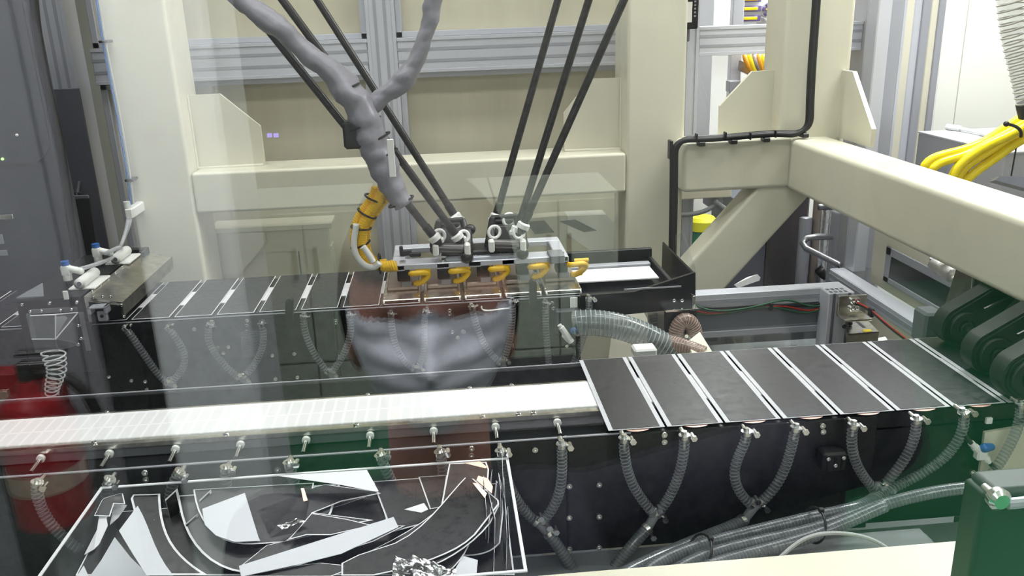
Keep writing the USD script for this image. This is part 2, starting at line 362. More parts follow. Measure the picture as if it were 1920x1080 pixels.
# fire extinguisher on a stand, reflected at the lower left
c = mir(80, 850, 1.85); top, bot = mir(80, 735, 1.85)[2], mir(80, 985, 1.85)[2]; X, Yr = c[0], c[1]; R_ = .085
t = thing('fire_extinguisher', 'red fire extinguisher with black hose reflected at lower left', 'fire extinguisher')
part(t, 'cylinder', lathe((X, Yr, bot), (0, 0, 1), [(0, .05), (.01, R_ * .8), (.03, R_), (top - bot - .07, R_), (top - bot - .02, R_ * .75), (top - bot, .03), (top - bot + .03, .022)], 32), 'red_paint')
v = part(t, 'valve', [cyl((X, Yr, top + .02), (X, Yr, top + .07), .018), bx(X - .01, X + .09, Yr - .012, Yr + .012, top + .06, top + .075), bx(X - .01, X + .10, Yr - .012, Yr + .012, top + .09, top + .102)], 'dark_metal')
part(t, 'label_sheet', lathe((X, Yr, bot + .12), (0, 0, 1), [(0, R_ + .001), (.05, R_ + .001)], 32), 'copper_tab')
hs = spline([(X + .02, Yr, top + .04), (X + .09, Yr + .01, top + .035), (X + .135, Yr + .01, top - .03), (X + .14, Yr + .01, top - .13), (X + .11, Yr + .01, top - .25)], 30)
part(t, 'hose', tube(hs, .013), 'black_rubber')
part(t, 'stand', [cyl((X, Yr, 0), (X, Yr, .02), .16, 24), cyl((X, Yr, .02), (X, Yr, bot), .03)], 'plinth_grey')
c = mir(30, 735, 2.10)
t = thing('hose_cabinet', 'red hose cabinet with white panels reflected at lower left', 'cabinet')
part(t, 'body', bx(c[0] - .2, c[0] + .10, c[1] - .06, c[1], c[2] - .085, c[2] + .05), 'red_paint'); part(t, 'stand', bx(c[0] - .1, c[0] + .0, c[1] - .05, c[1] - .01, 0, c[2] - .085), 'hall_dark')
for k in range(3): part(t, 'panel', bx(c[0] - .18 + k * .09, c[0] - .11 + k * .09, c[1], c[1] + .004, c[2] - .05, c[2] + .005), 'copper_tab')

# the person holding up the phone, seen only as a reflection
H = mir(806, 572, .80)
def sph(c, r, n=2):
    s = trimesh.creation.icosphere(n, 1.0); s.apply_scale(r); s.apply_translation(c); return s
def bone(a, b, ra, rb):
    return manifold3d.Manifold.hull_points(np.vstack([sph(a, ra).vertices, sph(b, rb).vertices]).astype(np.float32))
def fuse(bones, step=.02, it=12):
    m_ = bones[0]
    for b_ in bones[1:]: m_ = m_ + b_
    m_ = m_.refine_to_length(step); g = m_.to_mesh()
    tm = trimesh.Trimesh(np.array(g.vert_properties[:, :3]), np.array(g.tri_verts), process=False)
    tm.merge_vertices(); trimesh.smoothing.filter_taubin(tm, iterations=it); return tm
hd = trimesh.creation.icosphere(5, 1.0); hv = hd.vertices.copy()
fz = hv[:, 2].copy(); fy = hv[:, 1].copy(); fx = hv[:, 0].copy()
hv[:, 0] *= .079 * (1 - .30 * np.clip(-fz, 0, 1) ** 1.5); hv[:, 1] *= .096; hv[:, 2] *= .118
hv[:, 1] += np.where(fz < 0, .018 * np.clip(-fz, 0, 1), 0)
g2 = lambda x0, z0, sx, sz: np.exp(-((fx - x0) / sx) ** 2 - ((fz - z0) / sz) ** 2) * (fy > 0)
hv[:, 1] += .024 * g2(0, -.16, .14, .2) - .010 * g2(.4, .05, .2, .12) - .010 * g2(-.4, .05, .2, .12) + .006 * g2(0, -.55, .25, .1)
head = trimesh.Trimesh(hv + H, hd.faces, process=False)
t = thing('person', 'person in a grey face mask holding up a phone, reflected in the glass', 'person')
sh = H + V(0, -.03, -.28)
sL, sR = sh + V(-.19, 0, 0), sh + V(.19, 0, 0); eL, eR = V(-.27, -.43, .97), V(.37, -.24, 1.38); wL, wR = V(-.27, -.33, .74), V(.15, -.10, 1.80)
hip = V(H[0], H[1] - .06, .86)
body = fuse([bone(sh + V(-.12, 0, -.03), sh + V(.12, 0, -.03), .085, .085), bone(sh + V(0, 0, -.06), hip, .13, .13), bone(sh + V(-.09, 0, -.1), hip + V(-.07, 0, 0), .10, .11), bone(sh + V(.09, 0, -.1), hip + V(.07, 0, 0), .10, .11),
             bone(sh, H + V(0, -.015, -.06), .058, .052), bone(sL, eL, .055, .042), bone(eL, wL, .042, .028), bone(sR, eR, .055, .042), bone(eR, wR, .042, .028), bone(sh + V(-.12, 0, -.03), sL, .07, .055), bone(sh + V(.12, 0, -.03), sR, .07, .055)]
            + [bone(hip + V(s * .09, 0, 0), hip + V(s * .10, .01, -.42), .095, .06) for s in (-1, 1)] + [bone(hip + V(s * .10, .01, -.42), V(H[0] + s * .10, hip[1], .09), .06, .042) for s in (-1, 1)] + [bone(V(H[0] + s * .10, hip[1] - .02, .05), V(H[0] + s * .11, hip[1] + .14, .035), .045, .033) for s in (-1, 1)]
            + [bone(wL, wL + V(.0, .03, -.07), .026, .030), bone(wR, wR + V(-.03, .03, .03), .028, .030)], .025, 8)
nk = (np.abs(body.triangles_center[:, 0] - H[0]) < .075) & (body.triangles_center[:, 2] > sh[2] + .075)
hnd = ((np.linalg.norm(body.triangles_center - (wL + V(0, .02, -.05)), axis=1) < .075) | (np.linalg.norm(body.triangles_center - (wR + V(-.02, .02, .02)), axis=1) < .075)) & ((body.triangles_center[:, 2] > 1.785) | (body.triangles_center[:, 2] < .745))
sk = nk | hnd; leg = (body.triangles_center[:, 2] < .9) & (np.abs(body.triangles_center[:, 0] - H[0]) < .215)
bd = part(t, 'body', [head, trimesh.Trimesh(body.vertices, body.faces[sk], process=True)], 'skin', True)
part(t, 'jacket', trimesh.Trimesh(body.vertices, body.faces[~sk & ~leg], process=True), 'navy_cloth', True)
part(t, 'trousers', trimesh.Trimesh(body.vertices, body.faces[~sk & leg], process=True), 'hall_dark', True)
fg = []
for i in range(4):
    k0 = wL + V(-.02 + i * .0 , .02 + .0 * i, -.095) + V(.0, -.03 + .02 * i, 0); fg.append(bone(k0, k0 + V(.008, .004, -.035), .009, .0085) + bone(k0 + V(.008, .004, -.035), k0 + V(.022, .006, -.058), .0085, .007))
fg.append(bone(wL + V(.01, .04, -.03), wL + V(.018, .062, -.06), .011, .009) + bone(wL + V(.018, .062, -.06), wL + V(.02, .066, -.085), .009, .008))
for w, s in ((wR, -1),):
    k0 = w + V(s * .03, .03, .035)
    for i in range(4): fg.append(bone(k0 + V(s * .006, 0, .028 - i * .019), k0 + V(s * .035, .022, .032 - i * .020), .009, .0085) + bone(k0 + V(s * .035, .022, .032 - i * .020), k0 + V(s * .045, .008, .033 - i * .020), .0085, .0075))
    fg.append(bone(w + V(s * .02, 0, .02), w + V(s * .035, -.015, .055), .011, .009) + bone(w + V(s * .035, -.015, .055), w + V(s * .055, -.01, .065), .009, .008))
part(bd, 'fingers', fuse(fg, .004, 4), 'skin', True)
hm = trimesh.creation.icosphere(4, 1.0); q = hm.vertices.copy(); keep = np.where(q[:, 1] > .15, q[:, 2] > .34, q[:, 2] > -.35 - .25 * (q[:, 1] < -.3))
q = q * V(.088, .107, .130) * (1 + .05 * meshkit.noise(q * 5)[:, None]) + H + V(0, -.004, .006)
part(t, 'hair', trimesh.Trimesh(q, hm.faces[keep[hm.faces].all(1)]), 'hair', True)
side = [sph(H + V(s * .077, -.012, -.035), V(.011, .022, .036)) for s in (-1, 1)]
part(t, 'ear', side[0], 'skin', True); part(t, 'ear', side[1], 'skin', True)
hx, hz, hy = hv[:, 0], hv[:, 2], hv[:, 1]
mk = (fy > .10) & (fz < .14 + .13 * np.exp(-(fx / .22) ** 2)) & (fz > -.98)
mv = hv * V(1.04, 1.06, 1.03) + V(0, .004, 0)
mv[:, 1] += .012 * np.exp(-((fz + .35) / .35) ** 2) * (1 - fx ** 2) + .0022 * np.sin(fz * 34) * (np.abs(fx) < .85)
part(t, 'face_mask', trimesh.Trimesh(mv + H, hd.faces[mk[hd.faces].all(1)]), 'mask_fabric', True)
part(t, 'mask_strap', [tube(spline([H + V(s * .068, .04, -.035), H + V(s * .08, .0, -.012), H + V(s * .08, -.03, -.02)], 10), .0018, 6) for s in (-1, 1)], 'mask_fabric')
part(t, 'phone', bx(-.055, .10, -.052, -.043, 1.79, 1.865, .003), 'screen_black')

for k, (x, lab) in enumerate(((505, 'left one of two small violet status lights reflected in front of the cream crossbeam'), (517, 'right one of two small violet status lights reflected in front of the cream crossbeam'))):
    c = mir(x, 254, 4.98); t = thing('status_light', lab, 'light', 'violet status lights'); part(t, 'housing', bx(c[0] - .018, c[0] + .018, -4.60, -4.585, c[2] - .016, c[2] + .016), 'hall_dark'); part(t, 'lens', bx(c[0] - .014, c[0] + .014, -4.585, -4.58, c[2] - .012, c[2] + .012, .001), 'violet_glow')
# ================================================================== conveyors
ZC, P = 1.05, .1045
FY0, FY1, BY0, BY1 = 1.303, 1.622, 1.409, 1.519
XL, XR = -1.75, 1.42
SX0 = .2605                                            # left edge of the first sheet on the front conveyor
ZBASE = at(983, 1042, FY0)[2]
fc = thing('front_conveyor', 'long black vacuum conveyor with a white belt, in front', 'conveyor')
xend = .92
part(fc, 'front_side_panel', bx(XL, .105 + .08, FY0, FY0 + .012, ZBASE, 1.043), 'black_anodised')
part(fc, 'front_side_panel', bx(.187, xend - .17, FY0, FY0 + .012, ZBASE, 1.043), 'black_anodised')
part(fc, 'front_side_panel', bx(xend - .168, 1.42, FY0 + .012, FY0 + .024, ZBASE, 1.043), 'black_plate')
part(fc, 'rear_side_panel', bx(XL, XR, FY1 - .012, FY1, ZBASE, 1.043), 'black_anodised')
part(fc, 'top_plate', bx(XL, XR, FY0 + .012, FY1 - .012, 1.006, 1.014), 'black_plate')
part(fc, 'edge_strip', bx(XL, .3, FY0 - .001, FY0 + .003, 1.043, 1.0455, .0004), 'aluminium_grey')
part(fc, 'edge_strip', bx(XL, .3, FY1 - .003, FY1 + .001, 1.043, 1.0455, .0004), 'aluminium_grey')
part(fc, 'inner_rail', bx(XL, .3, FY0 + .045, FY0 + .049, 1.014, 1.022, .0005), 'aluminium_grey')
part(fc, 'bed', bx(XL, XR, BY0 - .008, BY1 + .008, 1.014, 1.036), 'dark_groove')
part(fc, 'belt_bed', bx(XL, XR, BY0 - .016, BY1 + .012, 1.036, 1.046, .001), 'brushed_steel')
part(fc, 'belt', bx(XL, XR, BY0, BY1, 1.044, 1.0488, .001), 'white_belt')
for x, y in [(180, 828), (426, 811), (669, 793), (904, 777), (971, 772), (999, 770)]:
    p = atz(x, y, 1.046); part(fc, 'screw', screw((p[0], BY0 - .009, 1.046), (0, 0, 1), .005, .004), 'chrome')
for x, y in [(227, 742), (690, 738), (880, 722), (958, 718)]:
    p = atz(x, y, 1.046); part(fc, 'screw', screw((p[0], BY1 + .007, 1.046), (0, 0, 1), .0045, .004), 'steel')
for x, y in [(77, 861), (205, 850), (329, 841), (451, 833), (574, 824), (694, 815), (813, 806), (929, 798), (1045, 791)]:
    a = at(x, y, BY0 - .02); c = V(a[0], BY0 - .016, 1.030)
    pin = part(fc, 'vacuum_pin', cyl(c, c + V(0, -.046, -.004), .0042), 'chrome')
    part(pin, 'collar', lathe(c + V(0, -.001, 0), (0, -1, -.08), [(0, .0075), (.006, .0075), (.007, .006)], 16), 'white_plastic')
for x, y in [(120, 883), (262, 868), (417, 844), (515, 845), (885, 817), (1015, 806), (661, 828), (167, 868)]:
    a = at(x, y, FY0 + .02); part(fc, 'stud', [cyl((a[0], FY0 + .024, 1.014), (a[0], FY0 + .024, 1.030), .003), cyl((a[0], FY0 + .024, 1.014), (a[0], FY0 + .024, 1.018), .006, 6)], 'steel')
for x, y in [(273, 885), (275, 897), (521, 879), (963, 921), (1067, 910), (1123, 907), (1067, 969), (1123, 967), (1245, 827), (1245, 814), (1541, 797), (1542, 808), (1003, 842), (1822, 884), (1067, 1027), (1123, 1025), (884, 852), (884, 840)]:
    p = at(x, y, FY0); part(fc, 'bolt', [screw(p, (0, -1, 0), .0048, .005), tube(p + V(0, -.004, 0) + .0048 * np.array([[math.cos(g), 0, math.sin(g)] for g in np.linspace(0, 2 * math.pi, 15)]), .0008, 5, False)], 'steel')
# slotted sensor bracket on the front side
c = at(1552, 855, FY0); br = part(fc, 'sensor_bracket', [bx(c[0] - .022, c[0] + .022, FY0 - .03, FY0, c[2] - .017, c[2] + .022, .004)] , 'black_plastic')
part(br, 'slot', [bx(c[0] + k - .0028, c[0] + k + .0028, FY0 - .031, FY0 - .029, c[2] - .012, c[2] + .016, .001) for k in (-.013, 0, .013)], 'screen_black')
part(br, 'screw', [screw(c + V(k, -.030, z), (0, -1, 0), .0038, .003) for k, z in ((-.014, .012), (0, -.002), (.014, .012))], 'steel')
part(fc, 'leg', bx(-1.5, -1.42, 1.40, 1.52, 0, ZBASE), 'cream_paint'); part(fc, 'floor_plate', bx(XL, XR, FY0 + .014, FY1 - .012, ZBASE, ZBASE + .01), 'black_plastic'); part(fc, 'leg', bx(1.2, 1.28, 1.40, 1.52, 0, ZBASE), 'cream_paint')

rc = thing('rear_conveyor', 'long black vacuum conveyor carrying sheets, behind under the robot', 'conveyor')
RY0, RY1 = 2.056, 2.372
part(rc, 'front_side_panel', bx(-1.9, -.30, RY0, RY0 + .012, .80, 1.043), 'black_anodised')
part(rc, 'front_side_panel', bx(-.298, .155, RY0, RY0 + .012, .80, 1.043), 'black_anodised')
part(rc, 'front_side_panel', bx(.157, .335, RY0, RY0 + .012, .80, 1.043), 'black_anodised')
part(rc, 'lower_panel', bx(-1.9, .335, RY0 + .004, RY0 + .016, .70, .905), 'black_anodised')
part(rc, 'rear_side_panel', bx(-1.9, .335, RY1 - .012, RY1, .80, 1.043), 'black_anodised')
part(rc, 'top_plate', bx(-1.9, .335, RY0 + .012, RY1 - .012, 1.030, 1.0465), 'black_plate')
part(rc, 'edge_strip', bx(-1.9, .335, RY0 - .001, RY0 + .002, 1.043, 1.0458, .0003), 'aluminium_grey')
part(rc, 'belt', bx(-1.9, .57, 2.16, 2.27, 1.044, 1.0488, .001), 'white_belt')
part(rc, 'leg', bx(-1.6, -1.52, 2.15, 2.27, 0, .80), 'cream_paint'); part(rc, 'leg', bx(.24, .32, 2.15, 2.27, 0, .80), 'cream_paint')
for x, y in [(543, 585), (999, 552)]:
    a, b = at(x, y - 20, RY0 - .006), at(x, y + 17, RY0 - .006)
    part(rc, 'proximity_sensor', [hull(np.vstack([trimesh.creation.cylinder(.0095, .02, sections=16, transform=trimesh.geometry.align_vectors([0, 0, 1], [0, 1, 0])).vertices + q for q in (a, b)]))], 'black_plastic')
for x, y in [(463, 621), (365, 617), (511, 666), (552, 663), (517, 710), (558, 707), (463, 601), (463, 610), (409, 651), (429, 650), (419, 661), (630, 601), (630, 605), (843, 582), (843, 588), (848, 622), (868, 621), (858, 632), (1035, 568), (1037, 578), (960, 560), (1043, 599), (1062, 648), (205, 706), (247, 713), (273, 715), (276, 730), (340, 755), (352, 752), (870, 622)]:
    part(rc, 'bolt', screw(at(x, y, RY0), (0, -1, 0), .0052, .005), 'steel')
part(rc, 'hook_rod', tube(spline([at(903, 574, RY0 - .008), at(904, 580, RY0 - .008), at(930, 581, RY0 - .008), at(966, 580, RY0 - .008)], 16), .0022, 7), 'white_plastic')
# fan grille, blue-grey module, label and valve on the rear conveyor's side
a, b = at(449, 622, RY0 - .004), at(502, 668, RY0 - .004)
gr = part(rc, 'fan_grille', bx(a[0], b[0], RY0 - .006, RY0, b[2], a[2]), 'slate', label='dark slatted fan grille')
for k in range(9):
    z = a[2] - .004 - k * (a[2] - b[2] - .006) / 9; part(gr, 'slat', bx(a[0] + .004, b[0] - .004, RY0 - .010, RY0 - .006, z - .0025, z, .0008), 'slate')
a, b = at(1041, 583, RY0 - .02), at(1088, 626, RY0 - .02)
part(rc, 'module', bx(a[0], b[0], RY0 - .025, RY0, b[2], a[2], .003), 'slate', label='blue-grey control module')
a, b = at(1069, 558, RY0 - .002), at(1083, 586, RY0 - .002)
part(rc, 'label_plate', bx(a[0], b[0], RY0 - .003, RY0, b[2], a[2], .0005), 'label_white')

# ------------------------------------------------------------------ electrode sheets
def sheet(name, x0, y0, w, d, z, bw, be, label, group, tab=False, sep='separator'):
    t = thing(name, label, 'electrode sheet', group)
    part(t, 'separator', bx(x0, x0 + w, y0, y0 + d, z, z + .0012, .0003), sep)
    part(t, 'coating', bx(x0 + bw, x0 + w - bw, y0 + be, y0 + d - be, z + .0012, z + .0018, .0002), 'graphite')
    if tab:
        g = [V(x0 + w * .52 + .022 * math.cos(u), y0 + .004 + .011 * math.sin(u), z - .0006) for u in np.linspace(math.pi, 2 * math.pi, 14)]
        part(t, 'tab', plate(g, .0006, (0, 0, -1)), 'copper_tab', label='copper tab at the near edge')
    return t
ordn = ['first', 'second', 'third', 'fourth', 'fifth', 'sixth', 'seventh', 'eighth']
for i in range(8):
    sheet('electrode_sheet', SX0 + i * P, FY0 + .001, P - .0042, FY1 - FY0 - .002, ZC, .0085, .0022,
          f'black electrode sheet with wide white edges, {ordn[i]} from the left on the front conveyor', 'electrode sheets on the front conveyor', True, 'separator_matt')
for i in range(-5, 11):
    x0 = -.7985 + i * P
    if i < 0: lab = f'thin-edged black electrode sheet, {ordn[-i - 1]} one left of the black suction unit on the rear conveyor'
    elif i < 6: lab = f'thin-edged black electrode sheet, {ordn[i]} from the left between suction unit and gripper'
    else: lab = f'thin-edged black electrode sheet under the robot gripper, {ordn[i - 6]} from the left'
    sheet('thin_electrode_sheet', x0 + .0006, RY0 + .002, P - .0125, RY1 - RY0 - .004, ZC, .0022, .0022, lab, 'electrode sheets on the rear conveyor')
# ================================================================== vacuum hoses
def clamp(parent, c, d, R):
    """worm-drive hose clamp: band round the hose at c (axis d) and a screw housing beside it"""
    d = np.asarray(d, float) / np.linalg.norm(d)
    s = np.cross(d, [0, 1.0, 0]); s /= np.linalg.norm(s) + 1e-9
    if s[0] < 0: s = -s
    w = .0035
    c_ = part(parent, 'clamp', lathe(c - d * w, d, [(0, R), (0, R + .0012), (2 * w, R + .0012), (2 * w, R)], 18), 'steel')
    h = c + s * (R + .005) - V(0, .003, 0)
    part(c_, 'clamp_screw', [cyl(h - V(0, .007, 0) , h + V(0, .007, 0), .0042, 10), cyl(h - V(0, .011, 0), h - V(0, .007, 0), .0058, 6), hull(np.vstack([sph(c + s * R, .003, 0).vertices, sph(h, .0034, 0).vertices]))], 'chrome')
def hose(label, pts, R, group, mat_='clear_hose', coil_='hose_coil', pitch=.0068, ends=(True, True), barb=True, rw=.0011, name='vacuum_hose', n=44):
    p = spline(pts, n)
    t = thing(name, label, 'hose', group)
    part(t, 'sleeve', tube(p, R, 14, False), mat_, True)
    part(t, 'coil', coil(p, R * .97, pitch, rw), coil_, True)
    if ends[0]: clamp(t, p[1] * .4 + p[2] * .6, p[2] - p[1], R)
    if ends[1]: clamp(t, p[-3] * .7 + p[-2] * .3, p[-2] - p[-3], R)
    if barb: part(t, 'barb_fitting', [cyl(p[0] - (p[2] - p[0]) / np.linalg.norm(p[2] - p[0]) * .004, p[int(n * .16)], R * .55, 12), cyl(p[0] + V(0, -.001, -.004), p[0] + V(0, .022, -.004), R * .55, 12)], 'steel')
    return t
def wye(label, c, ends, R, group):
    t = thing('hose_connector', label, 'hose connector', group)
    part(t, 'body', [tube(np.array([c, e]), R, 12) for e in ends] + [sph(c, R * 1.05)], 'grey_plastic', True)
    return t
YR = RY0 - .020; RR = .0088
rear = [([(233, 612), (248, 632), (274, 670), (298, 703), (316, 720)], 'leftmost clear hose on the rear conveyor, bright with glare, running straight down right'),
        ([(313, 612), (333, 638), (346, 670), (340, 694), (320, 716)], 'clear hose on the rear conveyor bowing out right, second from the left'),
        ([(396, 604), (392, 640), (405, 665), (430, 693), (450, 709)], 'clear hose on the rear conveyor left of the dark fan grille'),
        ([(489, 604), (494, 632), (490, 656), (476, 684), (457, 706)], 'clear hose on the rear conveyor passing over the dark fan grille'),
        ([(569, 590), (574, 628), (590, 664), (616, 700)], 'clear hose on the rear conveyor just right of the left black pill sensor'),
        ([(655, 588), (657, 624), (645, 662), (620, 699)], 'clear hose on the rear conveyor beside the reflected ear'),
        ([(733, 585), (737, 628), (749, 663), (778, 694)], 'clear hose on the rear conveyor, left arm of the pair over the reflected mask'),
        ([(800, 580), (795, 618), (795, 650), (782, 690)], 'clear hose on the rear conveyor, right arm of the pair over the reflected mask'),
        ([(884, 572), (892, 606), (910, 648), (941, 682)], 'clear hose on the rear conveyor slanting down right near the mask edge'),
        ([(961, 562), (960, 606), (955, 640), (943, 678)], 'clear hose on the rear conveyor with dark slots at the seam of the side panels'),
        ([(1023, 565), (1023, 600), (1027, 660), (1034, 728)], 'long straight clear hose hanging below the right black pill sensor'),
        ([(1104, 556), (1103, 590), (1091, 640), (1076, 680), (1065, 716)], 'long clear hose bending left below the white label plate')]
for i, (px_, lab) in enumerate(rear):
    hose(lab, path(px_, YR), RR, 'clear hoses on the rear conveyor', ends=(True, i < 10), pitch=.0075)
for px_, e, lab in [((318, 718), (330, 726), 'grey hose connector under the leftmost hose pair'), ((454, 710), (468, 722), 'grey hose connector below the fan grille'), ((618, 700), (632, 714), 'grey hose connector beside the reflected ear'), ((781, 692), (796, 706), 'grey hose connector on the middle of the rear conveyor'), ((942, 680), (948, 700), 'grey hose connector left of the long straight hose')]:
    c = at(*px_, YR); wye(lab, c, [at(*e, YR), c + (at(px_[0] - 6, px_[1] - 8, YR) - c), c + (at(px_[0] + 6, px_[1] - 9, YR) - c)], RR * .9, 'rear hose connectors')
hose('clear hose lying flat along the foot of the rear conveyor', [at(440, 752, 1.95), at(480, 744, 1.95), at(560, 741, 1.95), at(640, 739, 1.95)], .010, 'clear hoses on the rear conveyor', ends=(False, False), barb=False)

YF = FY0 - .024; RF = .0088
front = [([(938, 842), (948, 890), (972, 942), (1008, 980)], 'clear hose on the front conveyor half hidden behind the scrap bin corner'),
         ([(1053, 829), (1054, 880), (1048, 925), (1034, 956), (1014, 980)], 'clear hose on the front conveyor, first right of the scrap bin'),
         ([(1170, 818), (1172, 858), (1185, 905), (1205, 938), (1226, 964)], 'clear hose under the first wide-edged sheet, bowing right'),
         ([(1283, 812), (1280, 860), (1266, 908), (1247, 944), (1230, 966)], 'clear hose under the second wide-edged sheet, bending left'),
         ([(1400, 806), (1394, 835), (1378, 878), (1386, 920), (1412, 948)], 'clear hose under the third wide-edged sheet, bulging left'),
         ([(1493, 798), (1481, 850), (1461, 900), (1420, 946)], 'clear hose left of the black slotted sensor bracket'),
         ([(1601, 792), (1598, 840), (1610, 878), (1644, 922)], 'clear hose right of the black slotted sensor bracket, over the green reflection'),
         ([(1718, 782), (1711, 830), (1691, 868), (1655, 912)], 'clear hose under the sixth wide-edged sheet, bending left')]
for px_, lab in [([(70, 902), (70, 925), (84, 965), (112, 1000), (150, 1030)], 'clear hose over the red reflection at the lower left, curving right'), ([(206, 898), (200, 925), (212, 970)], 'clear hose end just outside the far left corner of the scrap bin'), ([(338, 884), (322, 915), (318, 960)], 'clear hose end behind the left part of the bin rim, over the pale pillar reflection'),
                 ([(424, 876), (424, 905), (432, 950)], 'clear hose end behind the bin rim at the right edge of the pale pillar reflection'), ([(541, 866), (550, 900), (560, 940)], 'clear hose end behind the bin rim in the green patch'), ([(712, 852), (728, 890), (750, 930)], 'clear hose end behind the bin rim, left of the brown reflection'), ([(824, 846), (830, 880), (830, 930)], 'clear hose end behind the bin rim in the brown reflection')]:
    hose(lab, path(px_, YF), RF, 'clear hoses on the front conveyor', ends=(True, False), pitch=.0068)
for px_, lab in front:
    hose(lab, path(px_, YF), RF, 'clear hoses on the front conveyor', pitch=.0068)
hose('long clear hose with several clamps sweeping down left from the right end', np.r_[path([(1805, 768), (1803, 810), (1770, 858), (1705, 900)], YF), [at(1640, 936, YF - .03)]], RF, 'clear hoses on the front conveyor', ends=(True, False))
hose('short clear hose at the right edge of the picture', path([(1914, 752), (1908, 800), (1885, 850), (1858, 892), (1835, 925)], YF - .012), RF, 'clear hoses on the front conveyor', ends=(True, False))
for px_, e, lab in [((1011, 982), (1028, 1000), 'dark grey hose connector right of the scrap bin'), ((1228, 966), (1214, 990), 'dark grey hose connector below the second wide-edged sheet'), ((1416, 948), (1396, 974), 'dark grey hose connector above the hose bundle'), ((1648, 918), (1640, 936), 'dark grey hose connector in the green reflection')]:
    c = at(*px_, YF); wye(lab, c, [at(*e, YF), at(px_[0] - 8, px_[1] - 10, YF), at(px_[0] + 9, px_[1] - 11, YF)], RF * .95, 'front hose connectors')
def big(label, px_, R=.0105, mat_='braided_hose', ends=(True, False), grp='thick suction hoses', name='suction_hose'):
    return hose(label, np.array([at(x, y, Y) for x, y, Y in px_]), R, grp, mat_, 'hose_coil', .0062, ends, False, .0008, name)
big('thick suction hose running down right from the connector beside the bin', [(1026, 997, YF), (1050, 1030, YF - .01), (1074, 1070, YF - .02), (1088, 1100, YF - .03)])
big('thick suction hose running down left below the second wide-edged sheet', [(1216, 988, YF), (1192, 1015, YF - .01), (1158, 1056, YF - .02), (1138, 1085, YF - .03)])
big('thick suction hose running from the connector down left in the bundle', [(1398, 972, YF), (1376, 984, YF - .01), (1330, 1003, YF - .03), (1265, 1030, YF - .07), (1190, 1065, YF - .12), (1150, 1090, YF - .15)])
big('lower thick suction hose arching from the green post to the bundle', [(1860, 912, 1.17), (1790, 917, 1.18), (1700, 934, 1.185), (1600, 965, 1.19), (1530, 990, 1.18), (1420, 1016, 1.165), (1330, 1040, 1.145), (1250, 1082, 1.10)], ends=(False, False))
big('upper thick suction hose arching from the green post to the bundle', [(1640, 934, YF - .02), (1585, 956, 1.215), (1530, 968, 1.21), (1430, 992, 1.20), (1330, 1018, 1.185), (1235, 1056, 1.15), (1200, 1090, 1.12)], ends=(False, False))
big('middle thick suction hose in the bundle with two zip ties', [(1660, 948, 1.165), (1590, 978, 1.158), (1530, 1002, 1.152), (1430, 1032, 1.140), (1345, 1056, 1.12), (1290, 1084, 1.095)], ends=(False, False))
for c, e, lab in [((1527, 984), (1519, 966), 'black zip tie round the hose bundle under the sensor bracket'), ((1312, 1034), (1298, 1012), 'black zip tie round the hose bundle near the cream ledge')]:
    p0 = at(*c, 1.18 if c[0] > 1500 else 1.155); d = at(c[0] + 30, c[1] - 9, 1.212) - p0; d /= np.linalg.norm(d); u = np.cross(d, V(0, 1, 0)); u /= np.linalg.norm(u)
    g = np.linspace(0, 2 * math.pi, 25)
    solo('zip_tie', [tube(p0 + np.cos(g)[:, None] * u * .027 + np.sin(g)[:, None] * V(0, 1, 0) * .036, .0022, 8, False), bx(*(np.ravel(np.column_stack([p0 + u * .029 - .004, p0 + u * .029 + .004]))), .001)], 'black_plastic', lab, 'zip tie', 'zip ties on the hose bundle')

# cable trunking, cable, base plate and cream ledge in front of the conveyor
bp = solo('base_plate', bx(-1.7, 1.05, .956, FY0 - .001, ZBASE - .02, ZBASE, .003), 'plinth_grey', 'grey steel base plate under the front conveyor', 'base plate')
t = thing('cable_trunking', 'grey plastic cable trunking lying below the green reflection', 'cable trunking')
a = at(1737, 990, 1.20); ztr = a[2]; x0 = at(1345, 1012, 1.2)[0]
part(t, 'channel', bx(x0 - .05, a[0], 1.11, 1.20, ZBASE, ztr - .008, .003), 'plinth_grey'); part(t, 'lid', bx(x0 - .05, a[0] - .01, 1.107, 1.203, ztr - .008, ztr, .002), 'grey_plastic')
part(t, 'end_clip', [bx(a[0], a[0] + .016, 1.13, 1.16, ztr - .03, ztr - .01)], 'grey_plastic')
solo('thin_cable', tube(spline([at(1455, 1052, 1.08), at(1480, 1030, 1.09), at(1520, 1006, 1.10), at(1590, 1001, 1.10), at(1640, 1014, 1.09), at(1680, 1042, 1.07)], 40), .0032, 8), 'grey_wire', 'thin light grey cable looped over the trunking', 'cable')
lx = at(1783, 1018, .952)
t = thing('ledge_beam', 'cream painted steel ledge along the bottom edge', 'beam')
part(t, 'beam', hull([(x, y, z) for x, dy in ((.078, .0), (1.5, .0)) for y, z in ((.70, 1.03), (.952 - dy, 1.03), (.955 - dy, 1.025), (.955, .75), (.70, .75))]), 'cream_paint')
part(t, 'leg', bx(.2, .3, .75, .85, 0, .75), 'cream_paint'); part(t, 'leg', bx(1.3, 1.4, .75, .85, 0, .75), 'cream_paint')
